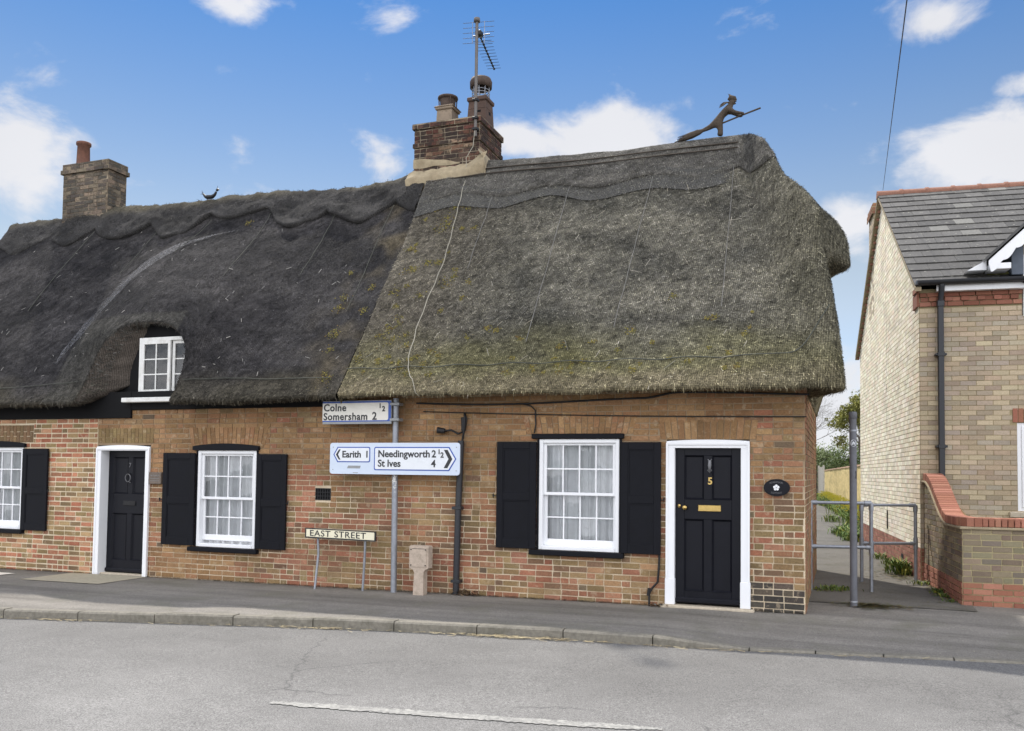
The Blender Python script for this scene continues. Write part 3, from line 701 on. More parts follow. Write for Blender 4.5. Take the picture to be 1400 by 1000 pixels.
def door_right():
    door_frame(RIGHT, -1.60, -.62, .012, 2.0, .1, plinth=.31, arch=.018)
    d = panel_door(RIGHT, -1.495, -.725, .03, 1.9, .03, lock=(1.28, 1.04))
    y = .028
    mb = MB(); mb.bbox(-1.225, -.955, y-.012, y, 1.138, 1.215, .005); mb.box(-1.2, -.98, y-.016, y-.012, 1.157, 1.196); mb.build('letter_plate', M['brass'], d)
    mb = MB(); mb.lathe((0, 0, 0), [(.001, .05), (.024, .046), (.031, .032), (.024, .016), (.012, .01), (.012, 0)], 16)
    mb.v = [(a-1.382, y-c_, b_+1.178) for a, b_, c_ in mb.v]; mb.build('door_knob', M['brass'], d)
    mb = MB(); mb.lathe((0, 0, 0), [(.001, .012), (.017, .01), (.019, 0)], 14); mb.v = [(a-1.452, y-c_, b_*1.3+1.197) for a, b_, c_ in mb.v]; mb.build('lock_escutcheon', M['brass'], d)
    text('5', .115, -1.112, 1.465, y-.004, d, M['brass'], bold=.003, name='house_number')
    mb = MB()      # knocker: a fox-mask like drop
    mb.tube([V(-1.108, y-.008, 1.765), V(-1.086, y-.012, 1.73), V(-1.064, y-.008, 1.765)], [.007, .012, .007], 8)
    mb.tube([V(-1.086, y-.012, 1.75), V(-1.086, y-.022, 1.69), V(-1.086, y-.026, 1.64), V(-1.086, y-.018, 1.60)], [.02, .026, .016, .006], 10)
    mb.tube([V(-1.086, y-.02, 1.66), V(-1.062, y-.026, 1.63), V(-1.086, y-.03, 1.605), V(-1.11, y-.026, 1.63), V(-1.086, y-.02, 1.66)], .006, 6)
    mb.build('door_knocker', M['silver'], d)
door_right()
def door_left():
    z0 = zp(-10)
    door_frame(LEFT, -10.6, -9.55, z0-.01, 1.93, .085, y0=-.03, y1=.22, arch=.025)
    d = panel_door(LEFT, -10.515, -9.635, z0+.02, 1.845, .14, lock=(1.17, .86), bottom=.2, top=.1)
    y = .137
    text('7', .1, -10.105, 1.585, y-.003, d, M['silver'], name='house_number')
    mb = MB(); pts = [V(-10.1+.05*math.sin(a), y-.02, 1.42-.062*math.cos(a)) for a in [i*.35 for i in range(-8, 10)]]
    mb.tube(pts, .008, 7); mb.tube([V(-10.1, y, 1.485), V(-10.09, y-.03, 1.475)], [.014, .012], 8); mb.tube([V(-10.085, y-.02, 1.36), V(-10.05, y-.012, 1.345)], .007, 6); mb.build('door_knocker', M['silver'], d)
    mb = MB(); mb.bbox(-10.19, -9.95, y-.01, y, .985, 1.06, .004); mb.box(-10.17, -9.97, y-.014, y-.01, 1.0, 1.045); mb.build('letter_plate', M['iron'], d)
    mb = MB(); mb.bbox(-10.53, -9.62, .02, .3, z0-.02, z0+.018, .006); mb.build('threshold', M['stone'], LEFT)
door_left()
# ---- thatch
def fbm(p, o=3):
    s = 0; a = 1
    for i in range(o): s += a*noise.noise(p); p = p*2.03; a *= .5
    return s
YE, ZE, YR, ZR = -.45, 2.62, 2.4, 6.56
def interp(tb, r):
    for (a, b), (c, d) in zip(tb, tb[1:]):
        if r <= c:
            t = (r-a)/(c-a); return b+(d-b)*t
    return tb[-1][1]
HIP = [(0, ZE), (.012, 2.95), (.038, 3.27), (.068, 3.56), (.115, 4.08), (.18, 4.5), (.22, 4.88), (.34, 5.25), (.52, 5.56), (.64, 6.0), (.74, 6.28), (.86, 6.46), (1, ZR-.02)]
def right_outline():
    pts = [(x, YE, 0.0) for x in frange(-5.98, -.55, .06)]
    n = 26; r0 = .55
    for i in range(1, n+1):
        a = R(90)*i/n; pts.append((-.12+r0*math.sin(a), YE+r0-r0*math.cos(a), sstep(0, 1, i/n)))
    for y in frange(YE+r0, 4.75, .06)[1:]: pts.append((.43, y, 1.0))
    for i in range(1, 9):
        a = R(90)*i/8; pts.append((-.12+.55*math.cos(a), 4.75+.5*math.sin(a), 1-sstep(0, 1, i/8)))
    for x in frange(-.2, -5.98, .3)[1:]: pts.append((x, 5.25, 0.0))
    return pts
def roof_noise(p): return .03*fbm(p*.9+V(3, 1, 7), 2)+.009*fbm(p*3.5, 3)
def sag(x): return .035*math.sin(x*1.1+.6)+.02*math.sin(x*2.3)
def right_pt(o, r):
    ex, ey, w = o
    tx = min(ex, -1.0)+.0; tx = max(tx, -20)
    x = ex+(tx-ex)*r; y = ey+(YR-ey)*r
    zf = ZE+(ZR-ZE)*r
    ze = interp(HIP, r)
    z = zf*(1-w)+ze*w
    if w > .5 and r < .4:      # hood over the little gable window
        g = math.exp(-((y-1.5)/.62)**2)
        h = sstep(5.35, 4.62, z)*sstep(4.12, 4.46, z) - .30*sstep(4.5, 4.30, z)*sstep(3.6, 4.1, z)
        x += .34*g*h; z -= .12*g*sstep(4.9, 4.5, z)*(1-sstep(4.45, 4.2, z))
    if ex > -.7: x -= .40*sstep(.1, 1.3, ey)*(1-sstep(2.62, 3.5, z))
    if r > .97: z -= (r-.97)**2*60
    z += sag(x)*(r**2)*.6*(1-w)
    return V(x, y, z)
def lump(P, r): return roof_noise(P)
def thatch_colour_right(P, r, rnd):
    n1 = fbm(V(P.x*.8, P.z*1.6, P.y), 3); n2 = fbm(V(P.x*3.1, P.z*5, P.y*3), 2)
    base = Vector((.070, .067, .057)).lerp(Vector((.158, .147, .118)), max(0, min(1, .45+.75*n1+.4*n2)))
    left = sstep(-3.4, -5.6, P.x); base = base.lerp(Vector((.108, .092, .070)), left*.6)
    g = sstep(3.6, 2.75, P.z+.3*n1); base = base.lerp(Vector((.150, .138, .060)), g*.75)
    e = sstep(2.98, 2.7, P.z+.1*n2); base = base.lerp(Vector((.20, .165, .115)), e*.6)
    if P.x > -.8: base = base.lerp(Vector((.115, .105, .068)), .5*sstep(-.8, .1, P.x))
    return base*max(.35, 1+.32*noise.noise(P*6)+.55*noise.noise(P*15)+.6*noise.noise(P*31))
def thatch_colour_left(P, r, rnd):
    n1 = fbm(V(P.x*.7, P.z*1.3, P.y+4), 3); n2 = fbm(V(P.x*3.1, P.z*5, P.y*3), 2)
    base = Vector((.022, .021, .0225)).lerp(Vector((.060, .056, .056)), max(0, min(1, .42+.7*n1+.4*n2)))
    g = sstep(3.1, 2.7, P.z+.2*n1); base = base.lerp(Vector((.075, .066, .046)), g*.6)
    ls = sstep(-7.2, -6.2, P.x)*max(0, min(1, .2+1.3*fbm(P*2.2, 2))); base = base.lerp(Vector((.105, .085, .052)), ls*.7)
    if -11.3 < P.x < -9 and P.z < 4: base = base.lerp(Vector((.075, .072, .062)), .5)
    return base*max(.4, 1+.22*noise.noise(P*6)+.45*noise.noise(P*15)+.65*noise.noise(P*31))
def right_grid():
    out = right_outline(); rs = [0]
    rs += [.012, .03]+[.045+.0085*i for i in range(28)]+frange(.29, 1, .0125)
    G = [[right_pt(o, r) for r in rs] for o in out]
    return out, rs, G
def eyebrow(x):
    t = (x+9.62)/(1.04 if x < -9.62 else .81); t = abs(t); k = 3.0 if x < -9.62 else 3.6
    return (1-t**k)**.6 if t < 1 else 0
def bulgeD(x, z):
    dx = x+9.6; w = 1.55 if dx < 0 else 1.7
    gx = math.exp(-abs(dx/w)**(4 if dx < 0 else 2.4))
    # shoulder that runs up and to the right from the eyebrow
    s = x+9.35+(-1)*(z-5.3)*.25
    hz = sstep(2.62, 3.75, z)*(1-sstep(4.1, 5.9, z))
    return .50*gx*hz
def left_top(x, z):
    y = YE+(z-ZE)*(YR-YE)/(ZR-ZE)
    return y-bulgeD(x, z)
def left_pt(x, r):
    zr = ZR+.0+sag(x*.8)*.9-.05*sstep(-12, -15, x)-.13*sstep(-9.5, -6.8, x)
    z0 = ZE-.03+1.27*eyebrow(x)+.03*noise.noise(V(x*.7, 0, 2))
    z = z0+(zr-z0)*r
    y = YE+(z-ZE)*(YR-YE)/(zr-ZE)-bulgeD(x, z)
    if r > .97: z -= (r-.97)**2*60
    if -9.8 < x < -7.8: x += .22*sstep(2.6, 3.6, z)*(1-sstep(3.9, 4.6, z))*math.exp(-((x+8.85)/.3)**2)
    return V(x, y, z)
def left_xs():
    xs = frange(-15.4, -10.68, .07)+frange(-10.67, -10.50, .006)+frange(-10.48, -8.96, .04)+frange(-8.94, -8.74, .006)+frange(-8.70, -6.0, .06)
    return xs
def normals(G):
    a = len(G); b = len(G[0]); N = []
    for i in range(a):
        row = []
        for j in range(b):
            u = G[min(i+1, a-1)][j]-G[max(i-1, 0)][j]; v = G[i][min(j+1, b-1)]-G[i][max(j-1, 0)]
            n = u.cross(v); row.append(n.normalized() if n.length > 1e-9 else V(0, 0, 1))
        N.append(row)
    return N
def straws(mb, G, N, colf, n, seed, jmax=None, lo=.06, hi=.16, wid=.0035, lift=.02, bright=.26, imax=None, kk=1.0, spread=.45):
    rnd = random.Random(seed); a = len(G); b = len(G[0]) if jmax is None else jmax
    ia = a if imax is None else imax
    # area weighted cells
    cells = []; tot = 0
    for i in range(ia-1):
        for j in range(b-1):
            A = (G[i+1][j]-G[i][j]).cross(G[i][j+1]-G[i][j]).length; tot += A; cells.append((tot, i, j))
    import bisect
    keys = [c[0] for c in cells]
    for _ in range(n):
        t, i, j = cells[min(len(cells)-1, bisect.bisect(keys, rnd.random()*tot))]
        u, v = rnd.random(), rnd.random()
        P = G[i][j].lerp(G[i+1][j], u).lerp(G[i][j+1].lerp(G[i+1][j+1], u), v); nn = N[i][j]
        dn = (G[i][j]-G[i][j+1])
        if dn.length < 1e-6: continue
        dn = dn.normalized(); sd = nn.cross(dn)
        ang = rnd.gauss(0, spread); d = (dn*math.cos(ang)+sd*math.sin(ang))
        L = rnd.uniform(lo, hi); l2 = rnd.uniform(-.004, lift)
        c = colf(P, 0, rnd); k = rnd.uniform(.38, 1.62)*kk
        if rnd.random() < bright: k *= rnd.uniform(1.3, 2.0)
        col = (min(.5, c[0]*k), min(.46, c[1]*k), min(.40, c[2]*k*rnd.uniform(.9, 1.05)))
        w = (nn.cross(d))*wid*rnd.uniform(.6, 1.6)
        A = P+nn*.004; B = P+d*L+nn*(.006+l2)
        mb.face([A-w, A+w, B+w*.6, B-w*.6], col, 1)
def cell_colours(G, colf): return [[tuple(colf(p, 0, None)) for p in row] for row in G]
def eave_under(G, inw, zin, drop=.09):
    "rounded lip and underside rows in front of each column's first point"
    return None
def displaced(G, N, f): return [[p+n*f(p) for p, n in zip(r1, r2)] for r1, r2 in zip(G, N)]
def right_roof():
    out, rs, G = right_grid(); N = normals(G)
    # outward normals
    G2 = displaced(G, N, roof_noise)
    # ragged lip: prepend underside rows
    full = []
    for i, row in enumerate(G2):
        ex, ey, w = out[i]; p = row[0]
        inx = -w*.46 if i < len(out)-24 else 0; iny = (.5*(1-w)) if ey < 2.4 else -.35*(1-w)
        k = .012*noise.noise(V(ex*6, ey*6, 1))
        full.append([p+V(inx, iny, .14), p+V(inx*.5, iny*.5, .01+k), p+V(inx*.16, iny*.16, -.055+k), p+V(inx*.04, iny*.04, -.05+k*.5), p+V(0, 0, -.03)]+row)
    mb = MB(); mb.grid(full, cols=cell_colours(full, thatch_colour_right), flip=False)
    # closed side at the seam with the darker thatch
    seam = full[0]
    for p, q in zip(seam[5:], seam[6:]): mb.face([p, q, q+V(-.04, .16, -.14), p+V(-.04, .16, -.14)], tuple(thatch_colour_right(p, 0, None)))
    vis = len(out)-60
    straws(mb, G2, N, thatch_colour_right, 105000, 5, lo=.018, hi=.06, wid=.0036, lift=.012, spread=.8, imax=len(frange(-5.98, -.55, .06))+26+50)
    F2 = [r[:7] for r in full]; straws(mb, F2, normals(F2), lambda P, r, d: thatch_colour_right(P, 0, d)*.95, 9000, 6, lo=.02, hi=.05, lift=.02, imax=len(frange(-5.98, -.55, .06))+60)
    roof = mb.build('thatched_roof', [M['thatch'], M['straw']], RIGHT)
    # ridge cap with scalloped lower edge, and the band of fine net laid over it
    def cap(i, o, off, extra):
        s = o[0]-o[1]*.6
        d = .165+.02*math.sin(s*2*math.pi/1.55)+.21*o[2]
        return 1-d-extra
    rows = []; nrm = []; cr = []
    jn = 16
    lim = len(frange(-5.98, -.55, .06))+26+len(frange(YE+.55, 4.75, .06))+30
    for i, o in enumerate(out):
        r0 = cap(i, o, 0, 0); row = []
        for j in range(jn+1):
            r = r0+(1-r0)*j/jn
            p = right_pt(o, r); q = right_pt(o, min(1, r+.01)); q0 = right_pt(o, r-.01)
            row.append((p, r))
        rows.append(row)
    P = [[p for p, r in row] for row in rows]; NN = normals(P)
    th = .052
    nf = len(frange(-5.98, -.55, .06))
    for _ in range(10):
        M2 = [row[:] for row in NN]; P2 = [row[:] for row in P]
        for i in range(nf-16, min(nf+60, len(P)-2)):
            for j in range(len(P[i])):
                M2[i][j] = (NN[i-1][j]+NN[i][j]*2+NN[i+1][j]).normalized()
                P2[i][j] = P[i][j].lerp((P[i-1][j]+P[i+1][j])*.5, .5)
        NN = M2; P = P2
    cap_rows = []
    for i in range(len(P)):
        row = [P[i][0]+NN[i][0]*.0]
        for j in range(len(P[i])):
            n = NN[i][j]
            if j > jn-3: n = (n+V(0, 0, 1.2)).normalized()
            row.append(P[i][j]+n*(th*(1-.55*out[i][2])*(.85 if j == 0 else 1)+roof_noise(P[i][j]*1.3)*.8)+V(0, 0, .05*(j/jn)**3*(1-.8*out[i][2])+.17*math.exp(-((P[i][j].x+5.6)/.55)**2)*(j/jn)**1.5))
        cap_rows.append(row)
    def capcol(P, r, rnd):
        n = fbm(V(P.x*2, P.z*4, P.y), 3); return Vector((.104, .098, .088))*(1+.5*n)*max(.5, 1+.5*noise.noise(P*17))
    mb = MB(); mb.grid(cap_rows, cols=cell_colours(cap_rows, capcol))
    straws(mb, cap_rows, normals(cap_rows), capcol, 12000, 8, lo=.02, hi=.07, lift=.006, spread=.8, imax=nf+60, bright=.12)
    # liggers: the hazel rods pinned along the ridge
    for rr in (.952, .925):
        pts = [right_pt(o, rr)+V(0, -.055, .07) for o in out[:88]]
        mb.tube(pts[::2], .011, 5, (.06, .05, .04), 1)
    mb.build('ridge_cap', [M['thatch'], M['straw']], roof)
    # net band
    mb = MB(); rows = []
    for i, o in enumerate(out[:nf-4]):
        r0 = cap(i, o, 0, .055+.006*math.sin(o[0]*2)); r1 = cap(i, o, 0, -.03)
        row = []
        for j in range(5):
            r = r0+(r1-r0)*j/4; p = right_pt(o, r); ii = min(i, len(P)-1)
            row.append(p+NN[ii][0]*(.02+roof_noise(p)+(.04*sstep(.5, 1, j/4)))-NN[ii][0]*.05*sstep(nf-14, nf-4, i))
        rows.append(row)
    mb.grid(rows, col=(.088, .086, .080)); straws(mb, rows, normals(rows), lambda P, r, d: Vector((.105, .10, .09)), 3500, 33, lo=.015, hi=.05, lift=.004, spread=.9); mb.build('ridge_net', [M['thatch'], M['straw']], roof)
    def on(x, z, off=.035):
        r = (z-ZE)/(ZR-ZE); p = right_pt((x, YE, 0.0), r); n = V(0, -.809, .587)
        return p+n*(off+roof_noise(p))
    def seamline(name, pts, r, mat, par, n=14, off=.03):
        full_ = []
        for (a, b), (c, d) in zip(pts, pts[1:]):
            for k in range(n): t = k/n; full_.append(on(a+(c-a)*t+.012*noise.noise(V(a*3, b+t*7, 0)), b+(d-b)*t, off))
        full_.append(on(*pts[-1], off)); m = MB(); m.tube(full_, r, 5); return m.build(name, mat, par)
    for pts in ([(-3.46, 6.22), (-3.44, 3.26)], [(-2.19, 5.96), (-2.3, 3.42)], [(-1.03, 6.4), (-.98, 3.65)], [(-4.7, 5.98), (-4.68, 4.51)]):
        seamline('netting_seam', pts, .0045, M['net'], roof)
    # laced wire above the eaves, following the corner
    pts = [right_pt(o, .085)+N[i][7]*.03+V(0, 0, .0) for i, o in enumerate(out[:len(frange(-5.98, -.55, .06))+18])]
    m = MB(); m.tube([p+V(0, 0, .012*math.sin(k*.5)) for k, p in enumerate(pts)], .007, 5); m.build('netting_wire', M['netdark'], roof)
    # pale stray straws
    rnd = random.Random(12); m = MB()
    for k in range(60):
        x = rnd.uniform(-5.7, -.3); z = rnd.uniform(2.75, 6.2); p = on(x, z, .035); a = rnd.gauss(0, .6); L = rnd.uniform(.05, .22)
        d = V(math.sin(a), -.587*math.cos(a), -.809*math.cos(a)); w = V(math.cos(a), 0, math.sin(a))*.0032
        c = rnd.choice([(.30, .27, .21), (.24, .23, .19), (.38, .35, .29)])
        m.face([p-w, p+w, p+d*L+w*.6+V(0, -.015, 0), p+d*L-w*.6+V(0, -.015, 0)], c)
    m.build('stray_straw', M['loose'], roof, kind='stuff')
    # cushions of yellow moss and lichen
    m = MB()
    spots = [(-5.37,5.53,.09),(-5.39,5.35,.11),(-5.08,5.72,.07),(-5.66,4.59,.08),(-4.96,4.31,.08),(-5.3,4.11,.05),(-5.49,3.41,.11),(-5.9,3.14,.07),(-2.06,3.37,.055),(-5.4,4.7,.05),(-5.49,3.7,.07),(-5.7,3.5,.06),(-5.55,3.6,.05),(-5.2,3.3,.05),(-4.8,3.2,.05),(-5.75,4.2,.06),(-5.85,5.0,.05),(-2.2,3.1,.03)]
    rm = random.Random(77); spots += [(rm.uniform(-5.7, -.2), 2.78+abs(rm.gauss(0, .45)), rm.uniform(.015, .045)) for _ in range(46)]+[(rm.uniform(-5.8, -4.6), rm.uniform(2.9, 5.8), rm.uniform(.02, .05)) for _ in range(26)]
    moss_blobs(m, spots, on, 14); m.build('moss_cushions', M['moss'], roof, kind='stuff')
    return roof, on
def moss_blobs(m, spots, on, seed):
    rnd = random.Random(seed)
    for x, z, s in spots:
        for k in range(int(14+s*420)):
            px, pz = x+rnd.gauss(0, s*.75), z+rnd.gauss(0, s*.6); p = on(px, pz, .010); r = rnd.uniform(.003, .0095)
            c = rnd.choice([(.20, .17, .05), (.17, .155, .055), (.13, .125, .05), (.17, .12, .05), (.25, .21, .06)])
            n = 5; top = p+V(0, -.8, .6)*r*1.2
            ring = [p+V(math.cos(2*math.pi*q/n)*r*1.5, .587*math.sin(2*math.pi*q/n)*r*1.3, .809*math.sin(2*math.pi*q/n)*r*1.3) for q in range(n)]
            for q in range(n): m.face([ring[q], ring[(q+1) % n], top], c)
RROOF, on_right = right_roof()
def left_roof():
    xs = left_xs(); rs = frange(0, 1, .0125)
    G = [[left_pt(x, r) for r in rs] for x in xs]
    # hip at the far left end
    hip = []
    for i in range(1, 10):
        a = R(90)*(1-i/9); hip.append((-15.4-1.3*math.cos(a), YE+.9-.9*math.sin(a)) if i < 10 else None)
    hipG = [[V(ex+(-15.4-ex)*r, ey+(YR-ey)*r, ZE+(left_pt(-15.4, 1).z-ZE)*r) for r in rs] for ex, ey in hip[::-1]]
    hipG = [[V(-16.7+1.3*r, 5.2+(YR-5.2)*r, ZE+(ZR-.08-ZE)*r) for r in rs], [V(-16.7+1.3*r, 2.4, ZE+(ZR-.08-ZE)*r) for r in rs]]+hipG[:-1]
    hipG = sorted(hipG, key=lambda row: (-row[0].y, row[0].x))
    G = hipG+G
    N = normals(G); G2 = displaced(G, N, roof_noise)
    full = []
    for i, row in enumerate(G2):
        p = row[0]; e = eyebrow(p.x); iny = .55-.2*e; k = .02*noise.noise(V(p.x*5, p.z*2, 4))
        inx = .3 if p.x < -16 else 0
        inx += .62*sstep(-9.6, -10.25, p.x)*sstep(0, .2, e)
        full.append([p+V(inx, iny, .10-.06*e), p+V(inx*.7, iny*.7, .0+k), p+V(inx*.35, iny*.4, -.045+k), p+V(inx*.08, iny*.12, -.06+k), p+V(0, .015, -.045), p+V(0, 0, -.02)]+row)
    def col(P, r, rnd): return thatch_colour_left(P, r, rnd)
    cols = cell_colours(full, col)
    for i, row in enumerate(full):
        if -10.7 < row[6].x < -8.7:
            for j in range(5): cols[i][j] = tuple(Vector((.078, .066, .056))*(1+.5*noise.noise(row[j]*9)))
    mb = MB(); mb.grid(full, cols=cols)
    # back slope
    mb.grid([[V(x, 5.2+(YR-5.2)*r, ZE+(left_pt(max(x, -15.4), 1).z-ZE)*r) for r in (0, .5, 1)] for x in (-6.0, -8, -10, -12, -14, -15.4)], col=(.05, .048, .05))
    straws(mb, G2, N, col, 95000, 15, bright=.2, kk=.78, lo=.012, hi=.045, lift=.008, wid=.0034, spread=.8)
    F2 = [r[2:9] for r in full]; straws(mb, F2, normals(F2), col, 7000, 16, lo=.03, hi=.07, lift=.025)
    roof = mb.build('thatched_roof', [M['thatch'], M['straw']], LEFT)
    # heavy scalloped ridge
    P = []; jn = 16
    xs2 = frange(-15.5, -6.02, .055)
    for x in xs2:
        s = ((x+.1+.18*noise.noise(V(x*.6, 5, 0))) % 1.28)/1.28; sc_ = abs(math.sin(math.pi*s))**.7
        d = .115+.075*sc_+.028*noise.noise(V(x*2.2, 0, 0))
        P.append([left_pt(x, 1-d+d*j/jn) for j in range(jn+1)])
    NN = normals(P); rows = []
    for i in range(len(P)):
        row = [P[i][0]-NN[i][0]*.01]
        for j in range(jn+1):
            n = NN[i][j]
            if j > jn-3: n = (n+V(0, 0, 1.2)).normalized()
            row.append(P[i][j]+n*(.048*(.8 if j == 0 else 1.0)+roof_noise(P[i][j]*1.7)*1.5+.022*noise.noise(P[i][j]*7)+.012*noise.noise(P[i][j]*19))+V(0, 0, .05*(j/jn)**3+.16*math.exp(-((P[i][j].x+5.9)/.5)**2)*(j/jn)**1.5))
        row += [left_pt(xs2[i], 1)+V(0, .12, .06), left_pt(xs2[i], 1)+V(0, .5, -.5)]
        rows.append(row)
    def capcol(P, r, rnd):
        n = fbm(V(P.x*1.5, P.z*3, P.y), 3); b = Vector((.044, .042, .041))*(1+.6*n)
        top = sstep(6.36, 6.6, P.z+.1*n)
        return b.lerp(Vector((.12, .105, .07)), top*(.45+.4*n))
    mb = MB(); mb.grid(rows, cols=cell_colours(rows, capcol)); straws(mb, rows, normals(rows), capcol, 12000, 18, lo=.02, hi=.06, lift=.008, spread=.8, bright=.12)
    # shaggy end of the ridge
    mb.face([r_ for r_ in rows[0][:10]], (.06, .055, .05))
    mb.build('ridge_cap', [M['thatch'], M['straw']], roof)
    def on(x, z, off=.03):
        zr = left_pt(x, 1).z; z0 = left_pt(x, 0).z; p = left_pt(x, (z-z0)/(zr-z0)); n = V(0, -.809, .587); return p+n*(off+roof_noise(p))
    def line(pts, r, mat, name, off=.028, n=12):
        f = []
        for (a, b), (c, d) in zip(pts, pts[1:]):
            for k in range(n): t = k/n; f.append(on(a+(c-a)*t+.012*noise.noise(V(a*3, b+t*6, 1)), b+(d-b)*t, off))
        f.append(on(*pts[-1], off)); m = MB(); m.tube(f, r, 5); m.build(name, mat, roof)
    for pts in ([(-7.61, 6.0), (-7.55, 4.6)], [(-6.5, 5.9), (-6.42, 3.9)], [(-11.3, 6.1), (-11.47, 4.92)], [(-8.95, 6.0), (-8.8, 4.6)], [(-12.9, 6.0), (-13.1, 4.3)], [(-10.2, 6.0), (-10.45, 5.3)]):
        line(pts, .005, M['netdark'], 'netting_seam')
    line([(-8.72, 2.87), (-8.08, 2.87), (-7.2, 2.85), (-6.2, 2.83)], .006, M['netdark'], 'netting_wire'); line([(-14, 2.78), (-12.4, 2.82), (-11.4, 2.86), (-10.75, 2.9)], .006, M['netdark'], 'netting_wire')
    rnd = random.Random(22); m = MB()
    for k in range(90):
        x = rnd.uniform(-15, -6.2); z = rnd.uniform(2.8, 6.0)
        if -10.8 < x < -8.6 and z < 4.0: continue
        p = on(x, z, .03); a = rnd.gauss(0, .8); L = rnd.uniform(.03, .10); d = V(math.sin(a), -.587*math.cos(a), -.809*math.cos(a)); w = V(math.cos(a), 0, math.sin(a))*.0036
        c = rnd.choice([(.30, .29, .27), (.22, .21, .20), (.40, .38, .35)]); m.face([p-w, p+w, p+d*L+w, p+d*L-w], c)
    m.build('stray_straw', M['loose'], roof, kind='stuff')
    m = MB(); moss_blobs(m, [(-6.59,4.14,.06),(-6.6,3.95,.06),(-6.51,3.57,.07),(-6.43,3.28,.06),(-6.3,2.85,.09),(-6.45,3.5,.05),(-6.7,4.6,.03),(-8.6,6.33,.12),(-8.9,6.35,.08),(-11.9,6.2,.1),(-12.3,6.2,.1),(-7.2,6.3,.09),(-9.3,5.85,.05),(-6.2,4.3,.05),(-6.15,3.9,.05)], on, 24)
    m.build('moss_cushions', M['moss'], roof, kind='stuff')
    m = MB(); rows = []  # pale strip laid along the bulge as its painted highlight
    sheen_line = [(-9.25, 5.68), (-9.9, 5.60), (-10.45, 5.40), (-10.72, 5.05), (-10.92, 4.65), (-11.08, 4.25), (-11.22, 3.85), (-11.36, 3.5), (-11.48, 3.2)]
    for k in range((len(sheen_line)-1)*6+1):
        i, t = divmod(k, 6); t /= 6; j = min(i+1, len(sheen_line)-1); a = sheen_line[i]; b = sheen_line[j]; x = a[0]+(b[0]-a[0])*t; z = a[1]+(b[1]-a[1])*t
        w = .03+.15*math.sin(math.pi*k/((len(sheen_line)-1)*6))*(1+.4*noise.noise(V(k*.35, 1, 1))); rows.append([on(x+q*w, z+abs(q)*w*.3, .022+.010*(1-abs(q))) for q in (-1.6, -.7, 0, .3, .55)])
    m.grid(rows); m.build('netting_fold', M['netsheen'], roof)
    # little dormer window under the eyebrow
    x0, x1, z0, z1 = -9.85, -8.55, 2.665, 3.60; y = .03
    mb = MB(); f = .055
    mb.bbox(x0, x0+f, y-.02, y+.08, z0, z1, .004); mb.bbox(x1-f, x1, y-.02, y+.08, z0, z1, .004); mb.bbox(x0+f, x1-f, y-.02, y+.08, z1-f, z1, .004); mb.bbox(x0+f, x1-f, y-.02, y+.08, z0, z0+f, .004)
    w = mb.build('dormer_window', M['oldwhite'], LEFT)
    def casement(a, b, yy):
        m = MB(); st = .05
        za, zb = z0+f, z1-f
        m.bbox(a, a+st, yy, yy+.035, za, zb, .003); m.bbox(b-st, b, yy, yy+.035, za, zb, .003); m.bbox(a+st, b-st, yy, yy+.035, za, za+st+.02, .003); m.bbox(a+st, b-st, yy, yy+.035, zb-st, zb, .003)
        xm = (a+b)/2; m.box(xm-.009, xm+.009, yy+.006, yy+.03, za+st+.02, zb-st)
        for k in (1, 2):
            zz = za+st+.02+(zb-za-2*st-.02)*k/3
            m.box(a+st, xm-.009, yy+.006, yy+.03, zz-.009, zz+.009); m.box(xm+.009, b-st, yy+.006, yy+.03, zz-.009, zz+.009)
        m.build('casement', M['oldwhite'], w)
        g = MB(); g.face([(a+st, yy+.02, za+st), (b-st, yy+.02, za+st), (b-st, yy+.02, zb-st), (a+st, yy+.02, zb-st)]); g.build('pane', M['glass'], w)
    xm = x0+.60; casement(x0+f, xm+.012, y-.028); casement(xm+.02, x1-f, y+.01)
    rows = []
    for i in range(50):
        x = x0+.03+(x1-x0-.06)*i/49; rows.append([V(x, y+.17+.02*math.sin(i*1.3+math.sin(i*.4))*q, z0+.05+(z1-z0-.1)*t) for q, t in ((1, 0), (1, .5), (.8, 1))])
    m = MB(); m.grid(rows, flip=True); m.build('curtain', M['curtain_dark'], w)
    m = MB(); m.bbox(-10.02, -8.66, -.16, .03, 2.585, 2.655, .008); m.build('sill', M['oldwhite'], w)
    m = MB(); ex = frange(-10.60, -8.30, .06); arch = [(q, min(ZE+.02+1.27*max(eyebrow(q), .78 if q > -9.6 else 0), 3.82)) for q in ex]; m.prism([(-10.60, 2.5), (-8.30, 2.5)]+arch[::-1], y+.085, y+.14, XZ(0)); m.build('dormer_boarding', M['tarboard'], w)
    return roof, on
LROOF, on_left = left_roof()
